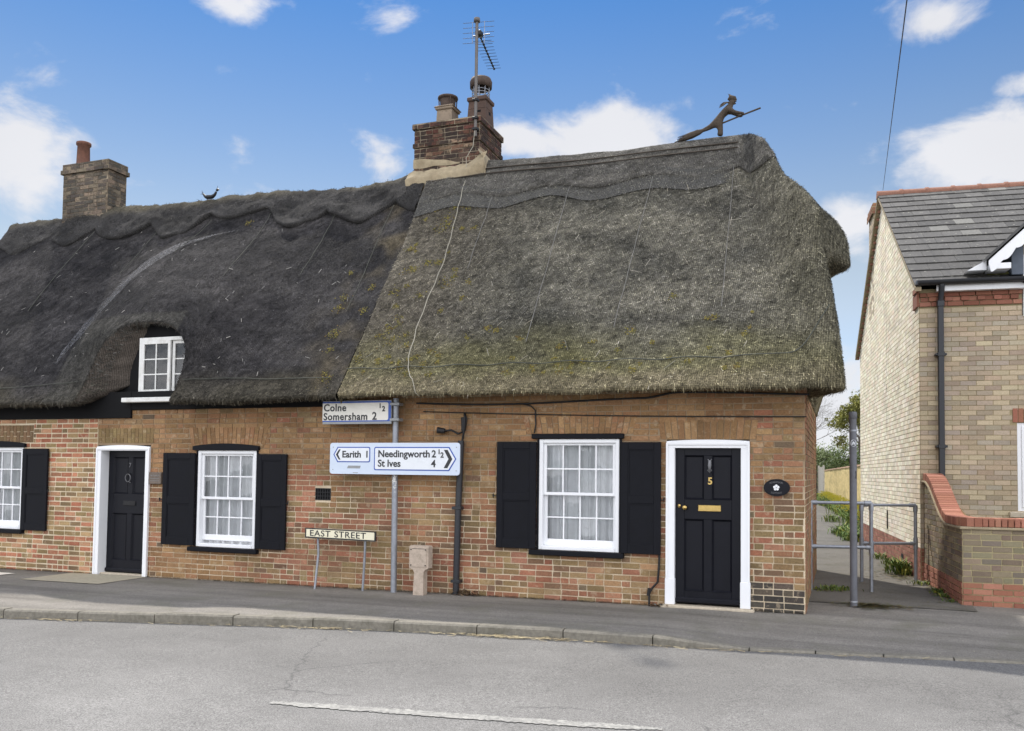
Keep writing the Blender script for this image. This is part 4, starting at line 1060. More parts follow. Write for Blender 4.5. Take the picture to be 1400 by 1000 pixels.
# ------------------------------------------------------------------ chimneys
CH = [S(98,80,66), S(96,72,60), S(120,98,80), S(84,66,58), S(104,76,62), S(132,112,92)]
CHR = [S(92,60,52), S(72,48,43), S(96,66,55), S(62,47,43), S(108,84,68), S(80,60,52)]
def stack(par, x0, x1, y0, y1, z0, z1, pal, seed, bands, mort):
    mb = MB()
    def four(x0, x1, y0, y1, z0, z1, pal, sd):
        brick_wall(mb, V(0, 0, 0), X, V(0, -1, 0), x0, x1, z0, z1, [], pal, seed=sd) if False else None
        brick_wall(mb, V(0, y0, 0), X, -Y_, x0, x1, z0, z1, [], pal, seed=sd, bond='r', jit=.005); brick_wall(mb, V(x1, 0, 0), Y_, X, y0, y1, z0, z1, [], pal, seed=sd+1, bond='r', jit=.005)
        brick_wall(mb, V(0, y1, 0), -X, Y_, -x1, -x0, z0, z1, [], pal, seed=sd+2, bond='r'); brick_wall(mb, V(x0, 0, 0), -Y_, -X, -y1, -y0, z0, z1, [], pal, seed=sd+3, bond='r')
    four(x0, x1, y0, y1, z0, z1, pal, seed)
    for k, (za, zb, e) in enumerate(bands):
        four(x0-e, x1+e, y0-e, y1+e, za, zb, pal, seed+10*k+7)
        for z, fl in ((za-.001, 1), (zb+.001, 0)):
            q = [V(x0-e, y0-e, z), V(x1+e, y0-e, z), V(x1+e, y1+e, z), V(x0-e, y1+e, z)]; mb.face(q[::-1] if fl else q, (.4, .38, .35), 1)
    mb.face([V(x0, y0, z1), V(x1, y0, z1), V(x1, y1, z1), V(x0, y1, z1)], (.4, .38, .35), 1)
    return mb.build('chimney', [M['soot'] if par is RIGHT else M['greybrick'], mort], par)
def chimneys():
    def pal(r, u, z):
        if z > 6.9 and r.random() < .85: return pick(r, CHR, .2)
        return pick(r, CH, .2)
    x0, x1, y0, y1 = -6.27, -5.09, 2.25, 3.22
    ch = stack(RIGHT, x0, x1, y0, y1, 6.2, 7.37, pal, 51, [(6.97, 7.04, .02), (7.28, 7.37, .03)], M['mortar_stack'])
    # mortar flaunching where the stack leaves the thatch, and the rendered lower band
    mb = MB(); rows = []
    for i in range(31):
        t = i/30; x = x0-.10+(x1-x0+.24)*t; zt = 6.56+.06*t+.15*sstep(.72, 1, t)+.02*noise.noise(V(x*6, 0, 0)); bz = on_right(min(max(x, -6.0), -4.9), 6.3).z
        rows.append([V(x, y0-.05, zt-.40), V(x, y0-.13+.03*noise.noise(V(x*5, 1, 1)), zt-.16+.03*noise.noise(V(x*7, 8, 1))), V(x, y0-.09+.02*noise.noise(V(x*6, 2, 1)), zt-.11), V(x, y0-.04, zt-.05), V(x, y0-.012, zt+.0+.03*noise.noise(V(x*9, 2, 0)))])
    mb.grid(rows)
    rows = []
    for i in range(12):
        t = i/11; y = y0-.12+(y1-y0+.12)*t; zt = 6.80-.10*abs(t-.25)
        rows.append([V(x1+.016, y, zt+.02), V(x1+.05, y, zt-.05), V(x1+.11, y, zt-.12), V(x1+.15, y, zt-.5)])
    mb.grid(rows); mb.build('flaunching', M['render'], ch)
    mb = MB(); rows = []
    for i in range(21):
        t = i/20; x = x0-.01+(x1-x0)*.72*t
        rows.append([V(x, y0-.014, 6.62+.02*noise.noise(V(x*4, 0, 3))), V(x, y0-.018, 6.70-.06*t), V(x, y0-.012, 6.78-.13*t**1.5+.02*noise.noise(V(x*5, 5, 0)))])
    mb.grid(rows); mb.build('render_patch', M['render'], ch)
    # left pot: square clay pot with a collar and a metal cowl
    def sqpot(cx, cy, z, w0, w1, h, mat, collar):
        mb = MB()
        A = [(-w0, -w0), (w0, -w0), (w0, w0), (-w0, w0)]; B = [(a*w1/w0, b*w1/w0) for a, b in A]
        for i in range(4):
            j = (i+1) % 4; mb.face([V(cx+A[i][0], cy+A[i][1], z), V(cx+A[j][0], cy+A[j][1], z), V(cx+B[j][0], cy+B[j][1], z+h), V(cx+B[i][0], cy+B[i][1], z+h)])
        for e, za, zb in collar: mb.bbox(cx-w1-e, cx+w1+e, cy-w1-e, cy+w1+e, z+za, z+zb, .012)
        return mb.build('chimney_pot', mat, ch)
    p = sqpot(-5.855, 2.65, 7.36, .15, .135, .33, M['potgrey'], [(.03, .33, .40), (.045, .37, .385)])
    mb = MB(); c = (-5.855, 2.65, 7.76); mb.lathe(c, [(.12, 0), (.13, .05), (.135, .14)], 18); mb.lathe(c, [(.135, .14), (.175, .155), (.17, .185), (.09, .215), (.001, .22)], 20)
    for k in range(4): a = k*1.57+.7; mb.tube([V(c[0]+.15*math.cos(a), c[1]+.15*math.sin(a), c[2]), V(c[0]+.16*math.cos(a), c[1]+.16*math.sin(a), c[2]+.16)], .01, 5)
    o = mb.build('cowl', M['cowl'], ch)
    p = sqpot(-5.26, 2.68, 7.36, .175, .15, .46, M['potdark'], [(.03, .40, .47), (.015, .26, .29)])
    mb = MB(); mb.box(-5.31, -5.19, 2.512, 2.522, 7.56, 7.595); mb.build('vent_slot', M['tarboard'], ch)
    mb = MB(); mb.box(-5.105, -5.095, 2.64, 2.72, 7.52, 7.6); mb.build('vent_slot', M['tarboard'], ch)
    mb = MB(); c = (-5.26, 2.68, 7.83)
    for k in range(9):
        a = k*2*math.pi/9; mb.tube([V(c[0]+.14*math.cos(a), c[1]+.14*math.sin(a), c[2]), V(c[0]+.15*math.cos(a), c[1]+.15*math.sin(a), c[2]+.22)], .007, 5)
    for zz in (.05, .1, .15): mb.tube([V(c[0]+.148*math.cos(a), c[1]+.148*math.sin(a), c[2]+zz) for a in [i*.35 for i in range(19)]], .006, 5)
    mb.lathe(c, [(.13, .0), (.14, .03), (.001, .06)], 16)
    mb.build('bird_guard', M['galv'], ch)
    mb = MB(); mb.lathe(c, [(.15, .2), (.185, .2), (.19, .30), (.165, .36), (.001, .40)], 22); mb.lathe(c, [(.15, .2), (.14, .32)], 22); mb.build('cowl', M['cowl'], ch)
    # chimney at the far left
    ch2 = stack(LEFT, -14.03, -12.89, 2.25, 2.72, 6.2, 7.56, lambda r, u, z: pick(r, [S(118,106,92), S(104,94,84), S(94,86,78), S(126,112,96), S(84,78,72)], .15), 71, [(7.36, 7.44, .04), (7.44, 7.56, .015)], M['mortar_stack'])
    mb = MB(); mb.lathe((-13.78, 2.48, 7.56), [(.135, 0), (.125, .1), (.115, .44), (.14, .45), (.14, .5), (.12, .51), (.11, .5), (.105, .3)], 22); mb.build('chimney_pot', M['terracotta'], ch2)
chimneys()
# ------------------------------------------------------------------ things fixed to the cottages
def aerial():
    D0 = V(-.115, .25, .12)
    class MBo(MB):
        def build(s, *q): s.v = [tuple(V(*v)+D0) for v in s.v]; return MB.build(s, *q)
    a = empty('tv_aerial', (-5.13, 2.2, 7.05), 'rooftop television aerial on a galvanised mast strapped to the middle chimney', 'aerial')
    mb = MBo(); mb.tube([V(-5.03, 1.95, 6.9), V(-5.03, 1.95, 8.86)], .026, 10); mb.lathe((-5.03, 1.95, 8.83), [(.03, -.03), (.055, -.03), (.05, .03), (.001, .05)], 10); mb.build('mast', M['mast'], a)
    for z in (7.02, 7.2, 7.5):
        mb = MBo(); mb.bbox(-5.075, -4.985, 1.905, 1.995, z-.02, z+.02, .005)
        mb.build('mast_clamp', M['iron'], a)
    d = V(-.18, .98, 0).normalized(); s = V(d.y, -d.x, 0); o = V(-5.01, 2.0, 8.62)
    mb = MBo(); mb.tube([o-d*.05, o+d*1.28], .012, 6); mb.bbox(-5.06, -4.96, 1.94, 2.06, 8.58, 8.66, .008); b = mb.build('boom', M['iron'], a)
    mb = MBo()
    for k in range(11):
        p = o+d*(.14+k*.112); w = .16-.004*k; mb.tube([p-s*w+V(0, 0, .01), p+s*w+V(0, 0, .01)], .004, 4); mb.bbox(p.x-.016, p.x+.016, p.y-.016, p.y+.016, p.z-.014, p.z+.016, .004)
    mb.build('director_rods', M['iron'], a)
    mb = MBo()
    for k in range(5):
        for sg in (-1, 1):
            p = o+d*.0+V(0, 0, .13*sg*.0)+V(0, 0, -.17+.085*k); mb.tube([p-s*.26-d*.05, p+s*.26-d*.05], .004, 4)
    for sg in (-.1, .1): mb.tube([o-d*.05+s*sg+V(0, 0, -.18), o-d*.05+s*sg+V(0, 0, .18)], .005, 4)
    mb.tube([o+d*.1-s*.12+V(0, 0, .02), o+d*.1+s*.16+V(0, 0, .04)], .012, 6)
    mb.build('reflector_rods', M['galv'], a)
aerial()
def aerial_cable():
    pts = [V(-5.145, 2.17, 7.1), V(-5.17, 2.17, 6.85), V(-5.27, 2.13, 6.66)]
    ctrl = [(-5.29, 6.34), (-5.24, 5.9), (-5.2, 5.51), (-5.14, 5.0), (-5.10, 4.54), (-5.12, 4.0), (-5.12, 3.51), (-5.06, 3.05), (-4.98, 2.86), (-4.88, 2.74)]
    for k in range(len(ctrl)*8-7):
        i, t = divmod(k, 8); t /= 8; j = min(i+1, len(ctrl)-1); a = ctrl[i]; b = ctrl[j]
        pts.append(on_right(a[0]+(b[0]-a[0])*t+.006*math.sin(k*.9), a[1]+(b[1]-a[1])*t, .055))
    pts += [V(-4.80, -.47, 2.60), V(-4.77, -.40, 2.56)]
    m = MB(); m.tube(pts, .006, 6); tag(m.build('aerial_cable', M['cablewhite']), 'pale cable trailing from the chimney down over the brown thatch', 'cable')
aerial_cable()
def skin(name, verts, edges, radii, mat, parent=None, sub=1):
    me = bpy.data.meshes.new(name); me.from_pydata(verts, edges, []); o = bpy.data.objects.new(name, me); C.objects.link(o)
    md = o.modifiers.new('Skin', 'SKIN'); md.use_smooth_shade = True
    for i, v in enumerate(me.skin_vertices[0].data):
        v.radius = (radii[i], radii[i]); v.use_root = (i == 0)
    if sub: sm = o.modifiers.new('S', 'SUBSURF'); sm.levels = sub; sm.render_levels = sub
    dg = bpy.context.evaluated_depsgraph_get(); dg.update()
    m2 = bpy.data.meshes.new_from_object(o.evaluated_get(dg)); o.modifiers.clear(); o.data = m2; bpy.data.meshes.remove(me); m2.name = name
    for p in m2.polygons: p.use_smooth = True
    m2.materials.clear(); m2.materials.append(mat)
    if parent: setparent(o, parent)
    return o
def figure():
    f = empty('straw_figure', (-1.3, 2.4, 6.6), 'straw witch figure leaning forward astride a broomstick on the thatch ridge', 'straw figure')
    y = 2.4
    J = [(-1.33,6.83,.058), (-1.27,6.90,.062), (-1.21,6.97,.06), (-1.165,7.02,.05), (-1.125,7.065,.034), (-1.10,7.11,.05), (-1.085,7.14,.045),   # 0-6 hip..head
         (-1.275,6.77,.055), (-1.262,6.69,.038), (-1.272,6.60,.05),                # 7-9 front leg
         (-1.43,6.775,.042), (-1.52,6.745,.03), (-1.6,6.72,.025)]                  # 10-12 trailing leg
    v = [(a, y+(-.03 if i in (7,8,9) else .02 if i > 9 else 0), b) for i, (a, b, r) in enumerate(J)]
    rad = [j[2] for j in J]
    v += [(-1.13, y-.05, 6.985), (-1.05, y-.06, 6.925), (-.965, y-.05, 6.905), (-.925, y-.02, 6.905)]; rad += [.036, .028, .022, .02]
    v += [(-1.12, y+.05, 6.985), (-1.05, y+.06, 6.94), (-.985, y+.05, 6.90), (-.955, y+.02, 6.893)]; rad += [.036, .028, .022, .02]
    e = [(0,1),(1,2),(2,3),(3,4),(4,5),(5,6),(0,7),(7,8),(8,9),(0,10),(10,11),(11,12),(3,13),(13,14),(14,15),(15,16),(3,17),(17,18),(18,19),(19,20)]
    skin('body', v, e, rad, M['strawfig'], f)
    mb = MB(); mb.tube([V(-1.1, y, 7.12), V(-1.06, y-.005, 7.118), V(-1.035, y-.01, 7.105)], [.03, .022, .006], 8); mb.tube([V(-1.07, y, 7.085), V(-1.045, y, 7.078)], [.02, .008], 6); mb.build('face', M['strawfig'], f)
    mb = MB(); mb.tube([V(-1.165, y, 7.155), V(-1.13, y, 7.17), V(-1.06, y, 7.15), V(-1.03, y, 7.13)], [.006, .05, .04, .004], 9)
    mb.tube([V(-1.11, y, 7.16), V(-1.125, y, 7.20), V(-1.14, y, 7.235)], [.04, .022, .003], 8); mb.tube([V(-1.13, y, 7.19), V(-1.16, y, 7.245)], [.006, .002], 5)
    mb.build('hat', M['strawfig'], f)
    mb = MB()
    for k in range(5): dz = (k-2)*.01; mb.tube([V(-1.13, y+dz, 7.105), V(-1.18, y+dz*2, 7.112+dz), V(-1.23, y+dz*2, 7.095+dz*2), V(-1.285, y+dz*3, 7.065+dz*2.4)], [.012, .011, .007, .002], 5)
    mb.build('hair', M['strawfig'], f)
    mb = MB(); mb.tube([V(-.69, y, 6.965), V(-.95, y, 6.893), V(-1.3, y, 6.79), V(-1.6, y, 6.705)], [.014, .013, .013, .013], 8)
    rnd = random.Random(4)
    b = mb.build('broomstick', M['strawfig'], f)
    mb = MB(); mb.tube([V(-1.5, y, 6.745), V(-1.58, y, 6.715), V(-1.7, y, 6.68), V(-1.8, y, 6.645), V(-1.85, y, 6.635)], [.016, .04, .052, .04, .02], 10)
    for k in range(60):
        a = rnd.uniform(0, 6.28); r = rnd.uniform(.01, .045); mb.tube([V(-1.6, y+r*math.cos(a), 6.71+r*math.sin(a)), V(-1.86-rnd.random()*.05, y+r*1.1*math.cos(a), 6.63+r*math.sin(a))], .003, 4)
    mb.tube([V(-1.8, y, 6.65), V(-1.95, y, 6.60)], [.012, .008], 6)
    mb.build('broom_head', M['strawfig'], f)
figure()
def bird():
    f = empty('straw_bird', (-10.6, 2.4, 6.55), 'small dark straw bird standing on the darker thatch ridge', 'straw bird')
    y = 2.4; z = 6.5
    skin('body', [(-10.6, y, z+.12), (-10.52, y, z+.125), (-10.46, y, z+.16), (-10.43, y, z+.22), (-10.68, y, z+.14), (-10.74, y, z+.21)], [(0,1),(1,2),(2,3),(0,4),(4,5)], [.045,.04,.026,.02,.032,.012], M['iron'], f)
    mb = MB(); mb.tube([V(-10.43, y, z+.23), V(-10.40, y, z+.25), V(-10.36, y, z+.24)], [.022, .024, .004], 7); mb.tube([V(-10.42, y, z+.26), V(-10.40, y, z+.32)], [.006, .002], 4); mb.build('head', M['iron'], f)
    mb = MB()
    for k in range(4): mb.tube([V(-10.72, y, z+.19), V(-10.76-.02*k, y+.01*k, z+.27-.02*k)], [.006, .002], 4)
    mb.build('tail', M['iron'], f)
    for dx in (-.02, .03):
        mb = MB(); mb.tube([V(-10.59+dx, y+dx, z+.09), V(-10.6+dx, y+dx, z-.02)], .006, 5); mb.build('leg', M['iron'], f)
bird()
def ellipse_pts(cx, cz, a, b, n=40): return [(cx+a*math.cos(2*math.pi*i/n), cz+b*math.sin(2*math.pi*i/n)) for i in range(n)]
def plaque():
    p = empty('house_plaque', (-.312, -.02, 1.44), 'black oval plaque with a white rose beside the white-framed corner door', 'plaque')
    mb = MB(); mb.prism(ellipse_pts(-.312, 1.438, .148, .1), -.028, -.004, XZ(0)); mb.prism(ellipse_pts(-.312, 1.438, .138, .09), -.031, -.028, XZ(0)); mb.build('plate', M['blackdoor'], p)
    mb = MB(); cx, cz = -.316, 1.438
    for k in range(5):
        a = R(90+72*k); mb.prism(ellipse_pts(cx+.021*math.cos(a), cz+.021*math.sin(a), .0155, .0155, 12), -.037, -.031, XZ(0))
    mb.prism(ellipse_pts(cx, cz, .015, .015, 12), -.039, -.031, XZ(0)); mb.build('rose', M['white'], p)
    mb = MB(); mb.prism(ellipse_pts(cx, cz, .006, .006, 10), -.041, -.039, XZ(0)); mb.build('rose_centre', M['silver'], p)
    def bent(sgn):
        def tf(v): d = v.x-cx; return V(v.x, v.y, v.z-sgn*d*d*2.2)
        return tf
    text('ROSEWOOD', .026, cx, 1.493, -.032, p, M['silver'], 'CENTER', tf=bent(1)); text('COTTAGE', .026, cx, 1.366, -.032, p, M['silver'], 'CENTER', tf=bent(-1))
plaque()
def slate_sign():
    s = empty('name_tablet', (-9.4, -.02, 1.43), 'small grey slate name tablet between the number 7 door and the shutter', 'tablet')
    mb = MB(); mb.bbox(-9.535, -9.30, -.05, -.004, 1.335, 1.515, .006); mb.build('tablet', M['slateplaque'], s)
    mb = MB()
    for i in range(4):
        x = -9.50+.045*i; mb.tube([V(x, -.051, 1.46+.012*math.sin(i*2)), V(x+.02, -.051, 1.472), V(x+.035, -.051, 1.455)], .003, 4)
    for z in (1.42, 1.385): mb.tube([V(-9.51, -.051, z), V(-9.33, -.051, z-.002)], .003, 4)
    mb.build('engraving', M['signgrey'], s)
slate_sign()
def cables():
    # the downpipe-like cable guard with its old lamp loop, and the wires along the eaves
    p = empty('drainpipe', (-4.36, -.06, 0), 'black wall pipe with a looped cable top beside the lower direction sign', 'pipe')
    mb = MB(); mb.tube([V(-4.36, -.07, -.03), V(-4.345, -.07, 1.0), V(-4.315, -.07, 1.99)], .042, 14); mb.build('pipe', M['plastic'], p)
    for z in (.14, 1.1):
        mb = MB(); mb.bbox(-4.42, -4.29, -.115, -.004, z-.02, z+.02, .006); mb.build('bracket', M['plastic'], p)
    mb = MB(); pts = [V(-4.31, -.06, 1.95)]+[V(-4.3+.035*math.sin(t*2.4), -.06-.02*math.sin(t*3), 2.0+.36*t) for t in [i/12 for i in range(13)]]+[V(-4.25, -.05, 2.28), V(-4.27, -.06, 2.12), V(-4.36, -.07, 2.08), V(-4.46, -.07, 2.13), V(-4.56, -.06, 2.12)]
    mb.tube(pts, .014, 7); mb.tube([V(-4.56, -.06, 2.12), V(-4.66, -.08, 2.13)], [.035, .045], 10); mb.tube([V(-4.29, -.06, 2.12), V(-4.29, -.06, 2.3)], [.03, .036], 8); mb.build('cable_loop', M['iron'], p)
    m = MB(); pts = [V(-5.0+5.05*t, -.035-.02*math.sin(t*9), 2.50-.03*math.sin(t*7)-.02*t+(.06 if t > .62 else 0)*sstep(.62, .7, t)) for t in [i/50 for i in range(51)]]
    m.tube(pts, .012, 6); tag(m.build('eaves_cable', M['iron']), 'thick dark cable sagging under the brown thatch eave along the brick wall', 'cable')
    m = MB(); pts = [V(-4.9+4.92*t, -.025, 2.385-.12*t-.02*math.sin(t*3.1)) for t in [i/40 for i in range(41)]]; m.tube(pts, .0065, 6)
    tag(m.build('wall_cable', M['iron']), 'thin wire stretched level across the bricks above window and corner door', 'cable')
    m = MB(); m.tube([V(-3.5, -.02, 2.47), V(-3.36, -.022, 2.44), V(-3.3, -.022, 2.38), V(-3.29, -.022, 2.2), V(-3.31, -.022, 2.09)], .009, 6)
    tag(m.build('drop_cable', M['iron']), 'short dark cable dropping from the eave to the corner of the window head', 'cable')
    m = MB(); pts = [V(-1.68, -.03, .66), V(-1.685, -.03, .45), V(-1.70, -.035, .27), V(-1.76, -.04, .2), V(-1.80, -.045, .13), V(-1.80, -.05, -.02)]
    m.tube(pts, .013, 8); m.tube([V(-1.80, -.045, .19), V(-1.81, -.045, .1)], .022, 8); tag(m.build('ground_cable', M['iron']), 'bent black cable running into the pavement just left of the corner door', 'cable')
cables()
# ------------------------------------------------------------------ street furniture
def rrect(x0, x1, z0, z1, r, n=5):
    pts = []
    for cx, cz, a0 in ((x1-r, z0+r, -90), (x1-r, z1-r, 0), (x0+r, z1-r, 90), (x0+r, z0+r, 180)):
        for i in range(n+1): a = R(a0+90*i/n); pts.append((cx+r*math.cos(a), cz+r*math.sin(a)))
    return pts
def signpost():
    zb = zp(-5.2)
    s = empty('direction_signpost', (-5.24, -.13, zb), 'grey pole carrying two white village direction signs with blue borders', 'signpost')
    mb = MB(); mb.tube([V(-5.236, -.15, zb-.05), V(-5.252, -.15, 2.56)], .0405, 16); mb.build('pole', M['galv'], s)
    mb = MB(); rnd = random.Random(9)
    for k in range(40):
        a = rnd.uniform(-2.6, -.5); z = 1.52-abs(rnd.gauss(0, .09)); r = .0415; q = []
        for m_ in range(6): b = m_*1.05; q.append(V(-5.246+r*math.cos(a+.22*math.cos(b)*rnd.uniform(.5, 1)), -.15+r*math.sin(a+.22*math.cos(b)), z+.012*math.sin(b)*rnd.uniform(.6, 1.6)))
        mb.face(q[::-1])
    mb.build('peeling_paint', M['oldwhite'], s, kind='stuff')
    # lower panel
    y = -.25; x0, x1, z0, z1 = -6.205, -4.25, 1.53, 1.955
    T = lambda p: V(p.x, p.y, p.z-(p.x+5.23)*-.004)
    mb = MB(); mb.prism(rrect(x0, x1, z0, z1, .04), y, y+.012, XZ(0)); pn = mb.build('sign_panel', M['signbluewhite'], s)
    mb = MB()
    for zz in (1.63, 1.86): mb.bbox(x0+.06, x1-.06, y+.0125, y+.04, zz-.02, zz+.02, .004); mb.bbox(-5.3, -5.19, y+.03, -.1, zz-.025, zz+.025, .004)
    mb.build('mounting_rail', M['signgrey'], pn)
    def arrow_left(x0, x1, z0, z1, tip, r):  return [(x0+tip, z0)]+[(x1-r+r*math.cos(R(a)), z0+r+r*math.sin(R(a))) for a in range(-90, 1, 18)]+[(x1-r+r*math.cos(R(a)), z1-r+r*math.sin(R(a))) for a in range(0, 91, 18)]+[(x0+tip, z1), (x0, (z0+z1)/2)]
    def arrow_right(x0, x1, z0, z1, tip, r): return [(x1-tip, z0), (x1, (z0+z1)/2), (x1-tip, z1)]+[(x0+r+r*math.cos(R(a)), z1-r+r*math.sin(R(a))) for a in range(90, 181, 18)]+[(x0+r+r*math.cos(R(a)), z0+r+r*math.sin(R(a))) for a in range(180, 271, 18)]
    mb = MB(); bl = MB()
    bl.prism(arrow_left(-6.15, -5.575, 1.69, 1.90, .065, .025), y-.002, y, XZ(0)); mb.prism(arrow_left(-6.131, -5.589, 1.704, 1.886, .058, .018), y-.004, y-.002, XZ(0))
    bl.prism(arrow_right(-5.515, -4.30, 1.585, 1.900, .10, .025), y-.002, y, XZ(0)); mb.prism(arrow_right(-5.5, -4.318, 1.6, 1.885, .093, .018), y-.004, y-.002, XZ(0))
    bl.build('blue_border', M['signblue'], pn); mb.build('white_patch', M['signwhite'], pn)
    yt = y-.0055
    text([('Earith', .126, -6.012, 1.757, 'LEFT'), ('1', .126, -5.655, 1.757, 'LEFT'), ('Needingworth', .132, -5.455, 1.764, 'LEFT'), ('2', .132, -4.655, 1.764, 'LEFT'), ('1', .085, -4.568, 1.808, 'LEFT'), ('2', .095, -4.527, 1.762, 'LEFT'), ('St Ives', .132, -5.455, 1.636, 'LEFT'), ('4', .132, -4.66, 1.636, 'LEFT')], 0, 0, 0, yt, pn, M['signblack'], bold=.003, sx=1, spacing=1.0)
    mb = MB(); zc = 1.795; mb.prism([(-6.06, zc-.07), (-6.035, zc-.07), (-6.075, zc), (-6.035, zc+.07), (-6.06, zc+.07), (-6.11, zc)][::1], yt, yt+.0015, XZ(0)); mb.build('arrowhead', M['signblack'], pn); mb = MB()
    zc = 1.7425; mb.prism([(-4.478, zc-.12), (-4.425, zc-.12), (-4.355, zc), (-4.425, zc+.12), (-4.478, zc+.12), (-4.41, zc)], yt, yt+.0015, XZ(0)); mb.build('arrowhead', M['signblack'], pn)
    mb = MB(); mb.prism([(-5.93, 1.607), (-5.73, 1.607), (-5.72, 1.645), (-5.915, 1.645)], y-.0015, y, XZ(0)); mb.prism([(-5.84, 1.545), (-5.76, 1.545), (-5.76, 1.553), (-5.84, 1.553)], y-.0015, y, XZ(0))
    mb.build('sticker_remains', M['signgrey'], pn)
    for xx in (x0+.05, x1-.05):
        for zz in (z0+.06, z1-.06): mb = MB(); mb.prism(ellipse_pts(xx, zz, .007, .007, 8), y-.003, y, XZ(0)); mb.build('bolt', M['signgrey'], pn)
    # upper panel: cut square at its left end
    y = -.215; x0, x1, z0, z1 = -6.36, -5.285, 2.225, 2.525
    mb = MB(); mb.bbox(x0, x1, y, y+.03, z0-.012, z1+.012, .003); pu = mb.build('sign_panel', M['signgrey'], s)
    mb = MB(); mb.prism([(x0+.002, z0+.022), (x1-.005, z0+.022), (x1-.005, z1), (x0+.002, z1)], y-.002, y, XZ(0)); mb.build('blue_border', M['signblue'], pu)
    mb = MB(); mb.prism([(x0+.002, z0+.038)]+[q for q in rrect(x0-.3, x1-.045, z0+.038, z1-.022, .025)[:12]]+[(x0+.002, z1-.022)], y-.004, y-.002, XZ(0)); mb.build('white_patch', M['signpale'], pu)
    yt = y-.0055
    text([('Colne', .138, x0+.018, 2.395, 'LEFT'), ('Somersham', .138, x0+.018, 2.272, 'LEFT'), ('2', .145, -5.575, 2.272, 'LEFT'), ('1', .085, -5.475, 2.43, 'LEFT'), ('2', .098, -5.425, 2.385, 'LEFT')], 0, 0, 0, yt, pu, M['signblack'], bold=.0034, spacing=1.08)
    for zz in (2.25, 2.46): mb = MB(); mb.bbox(-5.31, -5.17, -.22, -.085, zz, zz+.04, .006); mb.build('clamp', M['signgrey'], pu)
signpost()
def nameplate():
    zb = zp(-6)
    s = empty('street_name_sign', (-6.05, -.25, zb), 'low cream street nameplate reading EAST STREET on two thin leaning legs', 'street sign')
    y = -.22; a = -.0135
    tf = lambda u, w, d: V(u, y+d, w+a*(u+6.05))
    x0, x1, z0, z1 = -6.60, -5.49, .63, .765
    mb = MB(); mb.prism(rrect(x0, x1, z0, z1, .006), 0, .03, tf); pl = mb.build('sign_plate', M['signblack'], s)
    mb = MB(); mb.prism(rrect(x0+.022, x1-.016, z0+.018, z1-.014, .004), -.002, 0, tf); mb.build('cream_face', M['cream'], pl)
    for wd, xo in (('EAST', .075), ('STREET', .47)): text(wd, .118, 0, z0+.030, y-.0035, pl, M['signblack'], bold=.001, sx=1.2, spacing=1.1, tf=lambda p: V(p.x+x0+xo, p.y, p.z+a*(p.x+x0+xo+6.05)))
    for (xt, xb, yb) in ((-6.424, -6.40, -.36), (-5.665, -5.70, -.27)):
        mb = MB(); mb.tube([V(xb, yb+.1, zb-.04), V(xb+(xt-xb)*.55, y+.06, .42), V(xt, y+.045, .75)], .017, 8); mb.build('leg', M['galv'], s)
nameplate()
def marker():
    zb = zp(-4.8)
    s = empty('marker_post', (-4.80, -.22, zb), 'short pinkish concrete utility marker post with a broad square head', 'marker post')
    mb = MB(); poly = [(-4.885, zb-.03), (-4.735, zb-.03), (-4.735, .25), (-4.715, .285), (-4.665, .31), (-4.665, .59), (-4.68, .60), (-4.93, .60), (-4.945, .59), (-4.945, .31), (-4.89, .285), (-4.87, .25)]
    mb.prism(poly, -.28, -.16, XZ(0)); p = mb.build('post', M['concrete'], s)
    mb = MB()
    mb.box(-4.93, -4.69, -.288, -.28, .325, .575); p2 = mb.build('face_panel', M['concrete'], s)
    for xx in (-4.915, -4.705):
        for zz in (.345, .55): mb = MB(); mb.prism(ellipse_pts(xx, zz, .009, .009, 8), -.293, -.288, XZ(0)); mb.build('screw', M['iron'], s)
    mb = MB(); mb.box(-4.9, -4.72, -.2895, -.288, .558, .564); mb.build('slot', M['iron'], s)
marker()
